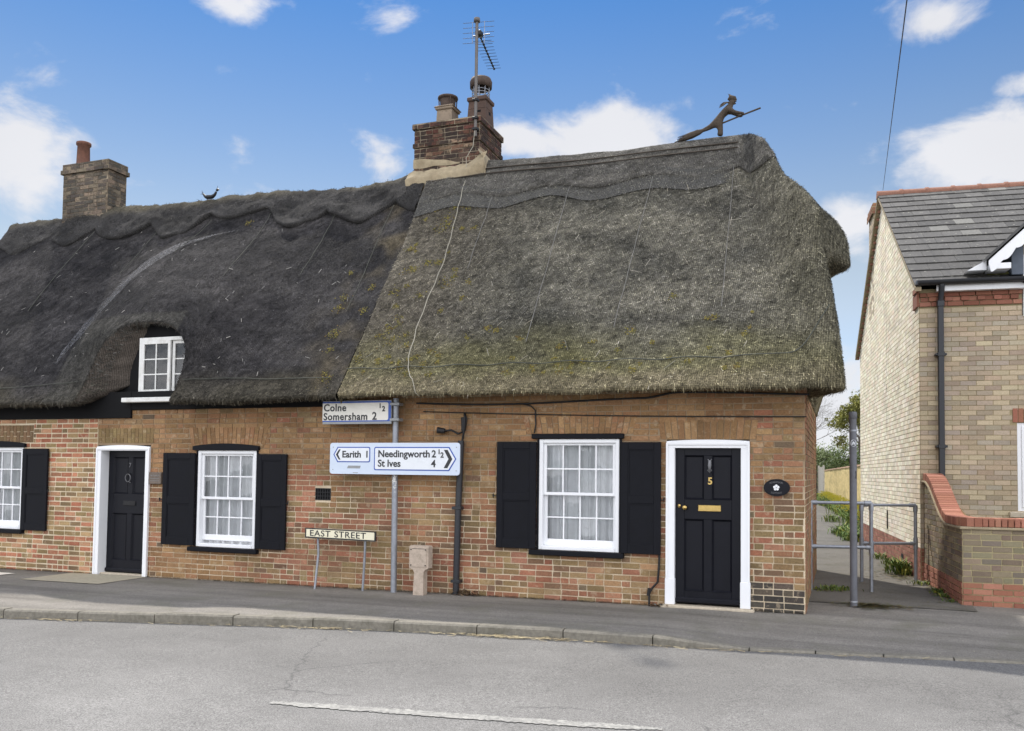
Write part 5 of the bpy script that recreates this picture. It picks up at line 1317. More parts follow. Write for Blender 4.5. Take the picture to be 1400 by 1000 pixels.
def litter():
    rnd = random.Random(31)
    def leafpile(cx, cy, sx, sy, n, cols, name, label, h=.03):
        m = MB()
        for k in range(n):
            x, y = cx+rnd.gauss(0, sx), cy+abs(rnd.gauss(0, sy))*-1; r = rnd.uniform(.012, .035); a = rnd.uniform(0, 6.28); z = zp(x)-kdrop(x)+rnd.uniform(.004, h)
            d = V(math.cos(a), math.sin(a), rnd.uniform(-.5, .5))*r; w = V(-math.sin(a), math.cos(a), rnd.uniform(-.5, .5))*r*.5; p = V(x, y, z)
            m.face([p-d, p+w, p+d, p-w], rnd.choice(cols))
        o = m.build(name, M['leaf'], kind='stuff'); return o
    br = [(.10, .065, .04), (.16, .10, .055), (.07, .05, .035), (.2, .14, .08)]
    leafpile(-4.22, -.05, .11, .05, 130, br, 'dead_leaves', '', .07)
    leafpile(-1.68, -.07, .06, .04, 45, br+[(.2, .2, .2)], 'dead_leaves', '', .04)
    m = MB()
    st = [(.32, .25, .13), (.26, .21, .12), (.38, .32, .19), (.18, .14, .08)]
    for cx, sx, n in ((-8.0, .4, 60), (-4.9, .3, 60), (-2.7, .4, 200), (-5.9, .6, 18), (-.9, .7, 40), (1.2, .8, 14), (-3.6, .5, 14)):
        for k in range(n):
            x = cx+rnd.gauss(0, sx); y = ky(x)-.03-abs(rnd.gauss(0, .045)); z = zp(x)-.095+rnd.uniform(0, .015); a = rnd.gauss(.1, .4); L = rnd.uniform(.02, .11)
            d = V(math.cos(a), math.sin(a), rnd.uniform(-.05, .12))*L; w = V(-math.sin(a), math.cos(a), .3)*.003; p = V(x, y, z)
            m.face([p-w, p+w, p+d+w, p+d-w], rnd.choice(st))
    m.build('straw_litter', M['leaf'], kind='stuff')
    m = MB()
    for k in range(160):
        x = rnd.uniform(-9, 2.5); y = rnd.uniform(ky(x)-.25, -.05); z = (zp(x)-kdrop(x) if y > ky(x)+.13 else zp(x)-.09)+.004; r = rnd.uniform(.004, .012); a = rnd.uniform(0, 6)
        c = rnd.choice([(.3, .28, .24), (.16, .12, .08), (.38, .33, .22), (.1, .1, .09)])
        m.face([V(x+r*math.cos(a+q), y+r*math.sin(a+q), z+.002*(i % 2)) for i, q in enumerate((0, 1.5, 3.1, 4.6))], c)
    for k in range(2600):
        x = rnd.uniform(-13, -.0); y = -abs(rnd.gauss(0, .035))-.004; z = zp(x)+rnd.uniform(.003, .014); r = rnd.uniform(.006, .022); a = rnd.uniform(0, 6)
        if -10.6 < x < -9.55 or -1.6 < x < -.62: continue
        c = rnd.choice([(.05, .045, .035), (.08, .07, .05), (.06, .06, .03), (.11, .09, .06)])
        m.face([V(x+r*math.cos(a+q), y+r*.5*math.sin(a+q), z) for q in (0, 1.5, 3.1, 4.6)], c)
    m.build('grit', M['leaf'], kind='stuff')
litter()
# ------------------------------------------------------------------ the alley
def barrier(loc, rz, sx, label):
    b = empty('alley_barrier', (0, 0, 0), label, 'barrier', 'tubular steel barriers across the alley')
    L, H, mz, r = .81, 1.205, .60, .0245
    for x in (0, L):
        mb = MB(); mb.tube([V(x, 0, -.05), V(x, 0, H)], r, 12); p = mb.build('upright', M['galv'], b)
    for z, nm in ((H, 'top_rail'), (mz, 'middle_rail')):
        mb = MB(); mb.tube([V(0, 0, z), V(L, 0, z)], r*.96, 12); mb.build(nm, M['galv'], b)
    for x, sg in ((0, 1), (L, -1)):
        mb = MB(); mb.tube([V(x, 0, H-.10), V(x, 0, H-.03), V(x+sg*.008, 0, H+.002), V(x+sg*.03, 0, H+.006)][:3], r*1.35, 12); mb.tube([V(x-sg*.0, 0, H), V(x+sg*.09, 0, H)], r*1.32, 12); mb.build('elbow_fitting', M['galv'], b)
        mb = MB(); mb.tube([V(x, 0, mz-.09), V(x, 0, mz+.09)], r*1.33, 12); mb.tube([V(x, 0, mz), V(x+sg*.075, 0, mz)], r*1.3, 12); mb.build('tee_fitting', M['galv'], b)
    b.location = loc; b.rotation_euler = (0, 0, rz); return b
def copy_tree(o, parent=None):
    c = o.copy(); C.objects.link(c)
    if parent: c.parent = parent
    for ch in list(o.children): copy_tree(ch, c)
    return c
def alley():
    b = barrier((-.005, 2.14, .01), math.atan2(.21, .79), 1, 'nearer grey tubular barrier, against the corner of the thatched cottage')
    b2 = copy_tree(b); b2.location = (.68, 3.55, .01); b2.rotation_euler = (0, 0, math.atan2(.36, .765)); b2.scale = (1.045, 1, .95)
    b2['label'] = 'farther grey tubular barrier, against the side of the buff brick house'
    p = empty('tall_post', (.53, .79, 0), 'tall dark grey round post with a round sticker at the alley mouth', 'post')
    mb = MB(); mb.tube([V(.53, .79, -.05), V(.53, .79, 2.36)], .043, 20); mb.build('shaft', M['postgrey'], p)
    mb = MB(); mb.lathe((.53, .79, 2.30), [(.043, -.02), (.049, -.015), (.049, .055), (.04, .07), (.001, .072)], 20); mb.build('cap', M['postgrey'], p)
    for z, m in ((2.135, M['galv']), (.06, M['galv'])):
        mb = MB(); mb.lathe((.53, .79, z), [(.043, -.014), (.0455, -.012), (.0455, .012), (.043, .014)], 20); mb.build('band', m, p)
    def wrap(poly, a0, r, name, mat, par):
        m = MB(); m.face([V(.53+r*math.sin(a0+u/r), .79-r*math.cos(a0+u/r), w) for u, w in poly]); return m.build(name, mat, par)
    a0 = .09; zc = 1.985
    st = wrap(ellipse_pts(0, zc, .036, .042, 24), a0, .0445, 'sticker', M['signwhite'], p)
    wrap(ellipse_pts(0, zc, .028, .033, 24), a0, .0458, 'sticker_ring', M['postgrey'], st)
    wrap([(-.019, zc-.018), (.019, zc-.018), (.019, zc+.004), (0, zc+.022), (-.019, zc+.004)], a0, .0462, 'sticker_house', M['signwhite'], st)
    wrap([(.0, 1.55), (.03, 1.545), (.034, 1.60), (.022, 1.65), (.004, 1.64), (.012, 1.6)], .45, .0445, 'torn_label', M['signblack'], p)
    # weeds
    rnd = random.Random(41)
    def weeds(name, spots, cols, kind='stuff'):
        m = MB()
        for cx, cy, s, h, n in spots:
            for k in range(n):
                x, y = cx+rnd.gauss(0, s), cy+rnd.gauss(0, s); a = rnd.uniform(0, 6.28); L = rnd.uniform(.4, 1)*h; w = rnd.uniform(.004, .010)+h*.014
                d = V(math.cos(a)*.5, math.sin(a)*.5, 1).normalized()*L; s_ = V(-math.sin(a), math.cos(a), 0)*w; p = V(x, y, 0); q = p+d*.6; t = p+d+V(math.cos(a), math.sin(a), -.5)*L*.25
                c = rnd.choice(cols); m.face([p-s_*.4, p+s_*.4, q+s_, q-s_], c); m.face([q-s_, q+s_, t], c)
        return m.build(name, M['leaf'], kind='stuff')
    gr = [(.08, .14, .03), (.12, .18, .04), (.16, .20, .05), (.06, .10, .025)]
    yl = [(.26, .26, .04), (.18, .22, .04), (.30, .28, .05)]
    weeds('weeds', [(.33, 2.35, .11, .10, 180), (.1, 2.2, .08, .05, 40), (1.32, 4.9, .10, .42, 130), (1.42, 5.3, .10, .3, 80), (1.5, 3.6, .07, .10, 60), (1.62, 2.6, .05, .12, 50), (1.7, 1.75, .05, .08, 40), (1.2, 6.5, .08, .22, 70), (1.1, 7.6, .08, .2, 60), (1.66, 2.2, .05, .09, 40), (.66, 1.0, .04, .03, 20)], gr+yl[:2])
    spots = []
    for k in range(150):
        y = 12.2+rnd.random()**1.15*46; xw = 1.1-.055*(y-27.9) if y > 16 else .92; f_ = min(1, (y-10)/12); spots.append((xw-.12-abs(rnd.gauss(0, .12+.22*f_)), y, .10+.07*f_, rnd.uniform(.18, .36)+.22*f_, 80))
    weeds('verge_plants', spots, gr+[(.10, .17, .03), (.16, .24, .05)]+yl[:1])
    m = MB()
    for k in range(1500):
        y = 13+rnd.random()*40; xw = 1.1-.055*(y-27.9); x = xw-.2-abs(rnd.gauss(0, .25)); z = rnd.uniform(.25, .62); r = .028; c = rnd.choice([(.55, .48, .05), (.48, .44, .08)])
        m.face([V(x-r, y, z), V(x, y-r, z+.01), V(x+r, y, z), V(x, y+r, z+.012)], c); m.face([V(x-r, y, z-r*.5), V(x+r, y, z-r*.5), V(x+r, y, z+r*.5), V(x-r, y, z+r*.5)], c)
    m.build('yellow_flowers', M['leaf'], kind='stuff')
    m = MB()
    for (cx, cy, sx, sy, n) in ((.72, .85, .16, .12, 260), (1.35, 4.6, .22, .35, 420), (1.62, 3.0, .06, .6, 240), (.2, 2.25, .2, .1, 120), (.78, .95, .2, .1, 260), (1.2, 5.6, .2, .5, 300)):
        for k in range(n):
            x, y = cx+rnd.gauss(0, sx), cy+rnd.gauss(0, sy); r = rnd.uniform(.008, .03); c = rnd.choice([(.10, .095, .03), (.12, .10, .03), (.07, .075, .025), (.13, .085, .03)])
            m.face([V(x+r*math.cos(q)*rnd.uniform(.6, 1.2), y+r*math.sin(q)*rnd.uniform(.6, 1.2), .017) for q in (0, 1.2, 2.5, 3.7, 5)], c)
    m.build('ground_moss', M['leaf'], kind='stuff')
    # yellow stone garden wall beyond the house
    w = empty('garden_wall', (1.2, 20, 0), 'long yellow stone garden wall running back along the alley verge', 'wall')
    mb = MB(); A = V(1.72, 15.5, 0); B = V(-.72, 60, 0); d = (B-A).normalized(); nrm = V(-d.y, d.x, 0); n = 60
    for side in (0,):
        rows = []
        for i in range(n+1):
            p = A+(B-A)*i/n; rows.append([p+nrm*(.03*noise.noise(V(i*.8, z*3, 1)))+V(0, 0, z) for z in (-.1, .3, .6, .9, 1.2, 1.5, 1.8, 2.0)])
        mb.grid(rows, flip=False)
    mb.face([A, A-nrm*.3, A-nrm*.3+V(0, 0, 2), A+V(0, 0, 2)]); mb.face([A-nrm*.3, B-nrm*.3, B-nrm*.3+V(0, 0, 2), A-nrm*.3+V(0, 0, 2)])
    mb.build('wall_face', M['flint'], w)
    mb = MB(); k = 0; p = A.copy(); L = (B-A).length; t = 0
    while t < L:
        q0 = A+d*t; q1 = A+d*min(L, t+.44); h = .0+random.uniform(-.01, .01)
        o = nrm*.04; i_ = nrm*-.34; pts = [q0+o, q1+o, q1+i_, q0+i_]
        lo = [v+V(0, 0, 2.0+h) for v in pts]; hi = [v+V(0, 0, 2.07+h) for v in pts]; hi = [hi[0]-nrm*.05, hi[1]-nrm*.05, hi[2]+nrm*.05, hi[3]+nrm*.05]
        for a in range(4): b_ = (a+1) % 4; mb.face([lo[a], lo[b_], hi[b_], hi[a]])
        mb.face(hi); t += .45
    mb.build('coping', M['coping'], w)
    def fence_thing(label, A, B, h, mat, post=True, name='timber_fence'):
        f = empty(name, A, label, 'fence'); d = (B-A); L = d.length; d.normalize(); nn = V(-d.y, d.x, 0)
        mb = MB(); t = 0; rnd2 = random.Random(5)
        while t < L-.01:
            a = A+d*t; b = A+d*min(L, t+.145); hh = h+rnd2.uniform(-.02, .02); o = nn*rnd2.uniform(0, .012)
            mb.face([a+o, b+o, b+o+V(0, 0, hh), a+o+V(0, 0, hh)]); mb.face([a-nn*.02, a+o, a+o+V(0, 0, hh), a-nn*.02+V(0, 0, hh)]); mb.face([b-nn*.02, a-nn*.02, a-nn*.02+V(0, 0, hh), b-nn*.02+V(0, 0, hh)]); mb.face([a+o+V(0,0,hh), b+o+V(0,0,hh), b-nn*.02+V(0,0,hh), a-nn*.02+V(0,0,hh)])
            t += .15
        mb.build('boards', mat, f)
        for q in (A, B):
            mb = MB(); mb.bbox(q.x-.07, q.x+.07, q.y-.07, q.y+.07, -.1, h+.12, .01); mb.build('post', mat, f)
    fence_thing('pale silvered timber fence end beyond the yellow garden wall', V(-.80, 61, 0), V(-1.2, 63.2, 0), 2.3, M['fence'])
    fence_thing('dark stained timber gate at the far end of the alley', V(-3.6, 65, 0), V(-1.45, 65, 0), 1.8, M['darkfence'], name='timber_gate')
alley()
def foliage(mb, c, rad, n, size, cols, seed, gaps=.35, flat=1.0):
    "leaf-sized faces in uneven clumps through a crown"
    rnd = random.Random(seed); cl = []
    for k in range(max(8, n//130)):
        d = V(rnd.gauss(0, 1), rnd.gauss(0, 1), rnd.gauss(0, 1)); d.normalize(); r = rnd.random()**.45
        cl.append((V(c.x+d.x*rad.x*r, c.y+d.y*rad.y*r, c.z+d.z*rad.z*r), rnd.uniform(.16, .34)*min(rad.x, rad.z), rnd.uniform(.65, 1.3)))
    for k in range(n):
        p, s, b = cl[rnd.randrange(len(cl))]
        q = p+V(rnd.gauss(0, s), rnd.gauss(0, s), rnd.gauss(0, s*.8)*flat); z = size*rnd.uniform(.6, 1.5)
        a = V(rnd.gauss(0, 1), rnd.gauss(0, 1), rnd.gauss(0, 1)).normalized(); t = a.orthogonal().normalized(); u = a.cross(t)
        c_ = rnd.choice(cols); c_ = tuple(v*b for v in c_)
        mb.face([q-t*z, q+u*z*.45, q+t*z, q-u*z*.45], c_)
def branches(mb, p, d, L, r, depth, rnd, spread=.55, tips=None):
    q = p; pts = [p]; rs = [r]
    for k in range(3):
        d = (d+V(rnd.gauss(0, .14), rnd.gauss(0, .14), rnd.gauss(0, .08))).normalized(); q = q+d*L/3; pts.append(q); rs.append(r*(1-.12*(k+1)))
    mb.tube(pts, rs, 5 if depth > 2 else 4, cap=False)
    if tips is not None and depth <= 1: tips.append(q)
    if depth == 0: return
    for k in range(3 if depth > 1 else 4):
        dd = (d+V(rnd.gauss(0, spread), rnd.gauss(0, spread), rnd.gauss(.05, spread*.8))).normalized()
        branches(mb, pts[rnd.choice((2, 3, 3))], dd, L*rnd.uniform(.58, .8), r*.55, depth-1, rnd, spread, tips)
def trees():
    G1 = [(.085, .125, .035), (.12, .16, .045), (.15, .18, .06), (.06, .09, .03)]
    G2 = [(.19, .24, .10), (.25, .29, .14), (.15, .19, .08), (.30, .33, .19)]
    t = empty('bare_tree', (-2.6, 46, 0), 'leafless tree with fine dark twigs against the white sky above the alley', 'tree')
    rnd = random.Random(3); mb = MB(); tips = []
    mb2 = MB(); mb2.tube([V(-3.2, 46, -.1), V(-3.15, 46, 1.4), V(-3.0, 46, 2.6)], [.2, .15, .12], 8)
    mb2.build('trunk', M['bark'], t)
    for d in (V(.3, 0, 1), V(.9, .1, .7), V(-.6, .2, .9), V(.6, -.3, .5), V(.1, .4, 1)): branches(mb, V(-3.0, 46, 2.5), d.normalized(), 1.9, .034, 5, rnd, .55)
    mb.build('crown', M['bark'], t)
    t = empty('evergreen_tree', (1.5, 40, 0), 'loose olive-green tree with visible stems rising beside the buff house gable', 'tree')
    mb = MB(); rnd = random.Random(8); tips = []; mb2 = MB(); mb2.tube([V(1.7, 40, -.1), V(1.65, 40, 1.5), V(1.5, 40, 2.8)], [.16, .12, .10], 8); mb2.build('trunk', M['bark'], t)
    for d in (V(-.35, 0, 1), V(.0, .2, 1), V(.4, 0, 1), V(-.15, -.2, 1)): branches(mb, V(1.5, 40, 2.5), d.normalized(), 1.3, .06, 3, rnd, .35, tips)
    i0 = len(mb.f)
    G3 = [(.19, .19, .035), (.27, .26, .06), (.13, .14, .03), (.30, .29, .08)]
    for q in tips: foliage(mb, q, V(.34, .34, .34), 85, .06, G3, rnd.randrange(9999))
    m_ = mb; m_.m = [0]*i0+[1]*(len(m_.f)-i0); mb.build('crown', [M['bark'], M['leaf']], t)
    for k, (x, y, rx, rz, cols, lab) in enumerate(((-1.2, 68, 1.9, 1.5, G2, 'pale grey-green bush over the far end of the alley'), (1.5, 66, 1.9, 1.75, G1, 'dark green rounded bush beneath the olive-green tree'), (-3.4, 68, 1.8, 1.9, G1, 'dark bush farthest left at the end of the alley'))):
        t = empty('bush', (x, y, 0), lab, 'bush', 'bushes at the end of the alley'); mb = MB()
        for q in range(5): mb.tube([V(x+(q-2)*.1, y, 0), V(x+(q-2)*.3, y+.1, 1.2), V(x+(q-2)*.45, y, 2.2)], [.06, .045, .02], 5)
        mb.build('stem', M['bark'], t); mb = MB(); foliage(mb, V(x, y, 2.55), V(rx, 1.4, rz*1.15), 7500, .085, cols, 100+k); mb.build('crown', M['leaf'], t)
    mb = MB()
    for q in range(14): foliage(mb, V(-14+q*2.6, 95+3*math.sin(q*2), 2.0), V(2.2, 2, 2.2+.6*math.sin(q*1.7)), 900, .16, G2, 200+q)
    mb.build('far_hedge', M['leaf'], kind='stuff')
trees()
# ------------------------------------------------------------------ the modern brick house on the right (built in its own axes, then turned 5 degrees)
BUFF = [S(182,165,140), S(173,157,135), S(188,172,146), S(166,153,135), S(176,158,134), S(168,156,141), S(184,168,142), S(161,146,127), S(176,162,142)]
PALE = [S(236,225,200), S(228,216,190), S(242,232,210), S(222,212,190), S(234,218,194), S(244,235,214)]
RED = [S(154,105,86), S(146,98,80), S(162,114,95), S(140,93,76), S(150,101,84)]
DULL = [S(122,110,94), S(132,119,101), S(112,103,92), S(126,118,96), S(118,103,90), S(140,126,106)]
def house():
    h = empty('brick_house', (0, 0, 0), 'modern buff brick house with slate roof and white scalloped dormer at the right', 'house')
    W, D, ZE_, ZR_ = 7.5, 7.85, 4.57, 7.13; tan = (ZR_-ZE_)/(D/2)
    win = (1.33, 2.55, 1.09, 2.41); arch = (1.27, 2.61, 2.412, 2.63); dorm = (1.42, 2.62, 4.0, 4.9)
    def pal(rnd, u, z):
        return pick(rnd, BUFF, .1)
    mb = MB()
    brick_wall(mb, V(0, 0, 0), X, -Y_, 0, W, .5, 4.195, [win, arch+(1,), dorm], pal, bond='stretcher', seed=61, joint=.01, jit=.001)
    brick_wall(mb, V(0, 0, 0), X, -Y_, 0, W, 0, .5, [], lambda r, u, z: pick(r, RED), bond='stretcher', seed=62, jit=.001)
    soldiers(mb, V(0, 0, 0), X, -Y_, arch[0], arch[1], arch[2], arch[3], lambda r, u, z: pick(r, RED), seed=8, depth=.012)
    mb.build('front_wall', [M['newbrick'], M['mortar_new']], h)
    # red corbelled eaves courses with dentils
    mb = MB(); rnd = random.Random(9)
    def course(z0, z1, off, Lb, ph):
        u = -ph
        while u < dorm[0]:
            a, b = max(0, u), min(dorm[0], u+Lb)
            if b-a > .03: mb.bbox(a+.005, b-.005, -off, .02, z0+.005, z1-.005, .003, pick(rnd, RED))
            u += Lb
    course(4.195, 4.27, .03, .225, .06); course(4.34, 4.41, .05, .225, .12)
    u = .02; k = 0
    while u < dorm[0]-.1:
        mb.bbox(u, u+.107, -(.052 if k % 2 else .026), .02, 4.274, 4.336, .003, pick(rnd, RED)); u += .1125; k += 1
    mb.face([(0, -.012, 4.195), (dorm[0], -.012, 4.195), (dorm[0], -.012, 4.47), (0, -.012, 4.47)], (1, 1, 1), 1)
    mb.bbox(-.035, .0, -.03, .34, 4.2, 4.42, .004, pick(rnd, RED)); mb.bbox(-.05, .0, -.05, .26, 4.42, 4.5, .004, pick(rnd, RED))
    mb.build('dentil_course', [M['newbrick'], M['mortar_new']], h)
    # gable towards the alley
    lim = lambda z: (-D, 0) if z <= 4.5 else (-(D-(z-4.5)/tan), -(z-4.5)/tan)
    mb = MB()
    brick_wall(mb, V(0, 0, 0), -Y_, -X, -D, 0, .5, 7.1, [], lambda r, u, z: pick(r, PALE, .08), bond='stretcher', seed=64, ulim=lim, joint=.011, jit=.001)
    brick_wall(mb, V(0, 0, 0), -Y_, -X, -D, 0, -.1, .5, [], lambda r, u, z: pick(r, RED), bond='stretcher', seed=65, jit=.001)
    mb.face([(0, D, 0), (W, D, 0), (W, D, 4.5), (0, D, 4.5)][::-1], (1, 1, 1), 1); mb.face([(W, 0, 0), (W, D, 0), (W, D, 4.5), (W, D/2, 7.1), (W, 0, 4.5)], (1, 1, 1), 1)
    mb.build('gable_wall', [M['newbrick'], M['mortar_new']], h)
    mb = MB(); mb.box(-.0085, -.0078, 3.44, 3.452, .5, 6.85); mb.box(-.03, -.012, 3.36, 3.385, .6, .95); mb.build('movement_joint', M['tarboard'], h)
    mb = MB(); mb.box(-.012, -.0085, 1.6, 1.82, .2, .27); mb.build('air_brick', M['tarboard'], h)
    # roof: slates laid course by course
    n = (D/2)/math.hypot(D/2, ZR_-ZE_); s_ = (ZR_-ZE_)/math.hypot(D/2, ZR_-ZE_); SL = math.hypot(D/2+.22, (D/2+.22)*tan)
    def rp(u, t, off): return V(u, -.22+t*n-off*s_, ZE_-.22*tan+.06+t*s_+off*n)
    roof = None; mb = MB(); rows = 16; g = SL/rows; rnd = random.Random(19)
    for k in range(rows):
        u = -.09-(.15 if k % 2 else 0); wv = .30
        while u < W+.1:
            a, b = max(-.09, u), min(W+.1, u+wv-.004)
            cut = (1.12 < (a+b)/2 < 2.92 and k < 5) and abs((a+b)/2-2.02)+k*g*1.05*s_*1.0 < .95
            if b-a > .03 and not cut:
                t0 = k*g-.012*rnd.random(); t1 = (k+1)*g+.05; j = rnd.uniform(0, .006)
                v_ = rnd.uniform(.75, 1.25); c = (.088*v_, .084*v_, .078*v_)
                if rnd.random() < .06: c = (.16*v_, .155*v_, .14*v_)
                if k < 2 and .85 < a < 1.45: c = (.20, .20, .075)
                p = [rp(a, t0, .022+j), rp(b, t0, .022+j), rp(b, t1, .004), rp(a, t1, .004)]
                mb.face(p, c); lo = [rp(a, t0, .004+j), rp(b, t0, .004+j)]; mb.face([lo[0], lo[1], p[1], p[0]], tuple(x*.8 for x in c)); mb.face([lo[0], p[0], p[3]], c); mb.face([p[1], lo[1], p[2]], c)
            u += wv
    mb.face([rp(-.09, 0, 0), rp(W+.1, 0, 0), rp(W+.1, SL, 0), rp(-.09, SL, 0)], (.03, .03, .03))
    bk = [V(-.09, D+.22, ZE_-.22*tan+.06), V(W+.1, D+.22, ZE_-.22*tan+.06), V(W+.1, D/2, ZR_+.06), V(-.09, D/2, ZR_+.06)]; mb.face([bk[1], bk[0], bk[3], bk[2]], (.1, .1, .1))
    roof = mb.build('slate_roof', M['slate'], h)
    u = -.1
    while u < W:
        mb = MB(); rr = []
        for uu, r in ((u, .105), (u+.40, .10), (u+.41, .118), (u+.47, .118)): rr.append([V(uu, D/2+r*math.cos(a)*1.05, ZR_+.02+r*math.sin(a)) for a in [R(q) for q in range(-20, 201, 20)]])
        mb.grid(rr); mb.face(rr[0]); mb.build('ridge_tile', M['redtile'], roof); u += .465
    # verge: mortar-bedded tile edge with its row of red notches
    mb = MB()
    for sgn in (0, 1):
        yv = (lambda t: t*D/2-.22*(1-t)) if sgn == 0 else (lambda t: D-t*D/2+.22*(1-t))
        a, b = V(-.09, yv(0), ZE_-.22*tan+.055), V(-.09, yv(1), ZR_+.055)
        for e0, e1, d0, d1, m in ((-.0, .09, -.075, -.02, 0),):
            A = [a+V(e0, 0, d0), a+V(e1, 0, d0), a+V(e1, 0, d1), a+V(e0, 0, d1)]; B = [b+V(e0, 0, d0), b+V(e1, 0, d0), b+V(e1, 0, d1), b+V(e0, 0, d1)]
            for i in range(4): j = (i+1) % 4; mb.face([A[i], A[j], B[j], B[i]] if sgn == 0 else [B[i], B[j], A[j], A[i]], (1, 1, 1), m)
            mb.face(A if sgn else A[::-1])
        N_ = 24
        for i in range(N_):
            t = (i+.5)/N_; p = a.lerp(b, t); mb.bbox(-.055, -.001, p.y-.03, p.y+.03, p.z-.125, p.z-.08, .003, (1, 1, 1), 1)
    mb.build('verge', [M['render'], M['redtile']], roof)
    # eaves: fascia, gutter, downpipe
    mb = MB(); mb.bbox(.22, dorm[0], -.165, -.14, 4.405, 4.58, .004); mb.box(.22, dorm[0], -.14, -.053, 4.406, 4.414); mb.build('fascia', M['white'], h)
    mb = MB(); rows = []
    for u in (-.06, dorm[0]+.02): rows.append([V(u, -.225+.06*math.cos(R(a)), 4.555+.062*math.sin(R(a))) for a in range(180, 361, 20)])
    mb.grid(rows, flip=True); mb.grid([[p+V(0, (.004 if p.y < -.225 else -.004), .004) for p in r] for r in rows]); mb.face(rows[0]); mb.face(rows[1][::-1])
    mb.bbox(dorm[0]-.03, dorm[0]+.05, -.295, -.155, 4.47, 4.565, .008); mb.bbox(-.075, -.055, -.29, -.16, 4.49, 4.56, .004); mb.build('gutter', M['plastic'], h)
    mb = MB(); mb.bbox(.245, .325, -.13, -.055, 1.0, 4.25, .006); mb.tube([V(.285, -.215, 4.50), V(.285, -.21, 4.44), V(.285, -.10, 4.27), V(.285, -.095, 4.2)], .042, 8); mb.bbox(.235, .335, -.14, -.05, 4.18, 4.27, .006); dp = mb.build('downpipe', M['plastic'], h)
    for z in (3.45, 2.05):
        mb = MB(); mb.bbox(.205, .365, -.12, -.01, z-.016, z+.016, .004); mb.bbox(.235, .335, -.138, -.05, z-.03, z+.03, .004); mb.build('pipe_bracket', M['plastic'], dp)
    # windows
    def upvc(x0, x1, z0, z1, y, name, parent=h, sill=True):
        mb = MB(); f = .06
        mb.bbox(x0, x0+f, y-.02, y+.06, z0, z1, .005); mb.bbox(x1-f, x1, y-.02, y+.06, z0, z1, .005); mb.bbox(x0+f, x1-f, y-.02, y+.06, z1-f, z1, .005); mb.bbox(x0+f, x1-f, y-.02, y+.06, z0, z0+f, .005)
        xm = (x0+x1)/2; mb.bbox(xm-.03, xm+.03, y-.02, y+.06, z0+f, z1-f, .005); w = mb.build(name, M['white'], parent)
        for a, b in ((x0+f, xm-.03), (xm+.03, x1-f)):
            m = MB(); e = .045; za, zb = z0+f, z1-f
            m.bbox(a, a+e, y-.035, y+.03, za, zb, .005); m.bbox(b-e, b, y-.035, y+.03, za, zb, .005); m.bbox(a+e, b-e, y-.035, y+.03, za, za+e, .005); m.bbox(a+e, b-e, y-.035, y+.03, zb-e, zb, .005)
            zz = za+(zb-za)*.5; m.box(a+e, b-e, y-.02, y+.0, zz-.01, zz+.01); m.build('casement', M['white'], w)
            g_ = MB(); g_.face([(a+e, y, za+e), (b-e, y, za+e), (b-e, y, zb-e), (a+e, y, zb-e)]); g_.build('pane', M['glass'], w)
        m = MB(); m.grid([[V(x0+.03+(x1-x0-.06)*i/40, y+.15+.02*math.sin(i*1.1), z0+.03), V(x0+.03+(x1-x0-.06)*i/40, y+.15+.02*math.sin(i*1.1+.3), z1-.03)] for i in range(41)], flip=True); m.build('curtain', M['curtain'], w)
        m = MB(); m.face([(x0, y+.3, z0), (x1, y+.3, z0), (x1, y+.3, z1), (x0, y+.3, z1)]); m.build('dark_blind', M['tarboard'], w)  # black sheet painting the unlit interior behind the curtain
        return w
    w = upvc(*win[:2], *win[2:], .03, 'window')
    mb = MB(); mb.bbox(win[0]-.12, win[1]+.12, -.06, .09, 1.0, 1.085, .01); mb.build('sill', M['stone'], w)
    # dormer
    dm = upvc(dorm[0]+.01, dorm[1]-.01, 4.0, 4.93, -.015, 'dormer_window')
    for x0, x1 in ((dorm[0]-.16, dorm[0]+.008), (dorm[1]-.008, dorm[1]+.16)): mb = MB(); mb.bbox(x0, x1, -.09, 1.0, 4.62, 5.05, .01); mb.build('dormer_cheek', M['lead'], dm)
    cx = (dorm[0]+dorm[1])/2; hw = 1.12; zlo = 4.80; zpk = 5.86
    mb = MB(); mb.face([(dorm[0]-.1, -.02, 4.93), (dorm[1]+.1, -.02, 4.93), (cx, -.02, 5.72)]); mb.build('dormer_gable', M['slab'], dm)
    mb = MB()
    for sg in (-1, 1):
        top = []; bot = []; nn_ = 40
        for i in range(nn_+1):
            t = i/nn_; x = cx+sg*hw*(1-t); z = zlo+(zpk-zlo)*t; top.append((x, z)); q = (t*6.2) % 1; bot.append((x+sg*0, z-.17-.055*math.sin(math.pi*q) if t > .0 else z-.06))
        for (a, b), (c, d) in zip(zip(top, bot), zip(top[1:], bot[1:])):
            f = [V(a[0], -.34, a[1]), V(b[0], -.34, b[1]), V(d[0], -.34, d[1]), V(c[0], -.34, c[1])]; bk_ = [p+V(0, .03, 0) for p in f]
            if sg > 0: f = f[::-1]; bk_ = bk_[::-1]
            mb.face(f); mb.face(bk_[::-1]); 
            for i in range(4): j = (i+1) % 4; mb.face([f[j], f[i], bk_[i], bk_[j]])
    mb.build('bargeboard', M['white'], dm)
    mb = MB()
    for sg in (-1, 1):
        e = .07; A = V(cx+sg*(hw+.04), -.36, zlo+.0); B = V(cx, -.36, zpk+.04); dy = V(0, 2.2, 0)
        q = [A, B, B+dy, A+dy]; up = V(0, 0, .05)
        if sg > 0: q = q[::-1]
        mb.face([p+up for p in q][::-1], (.10, .10, .10)); mb.face(q, (.3, .3, .3))
        for i in range(4): j = (i+1) % 4; mb.face([q[i], q[j], q[j]+up, q[i]+up][::-1], (.08, .08, .08))
    mb.build('dormer_roof', M['slate'], dm)
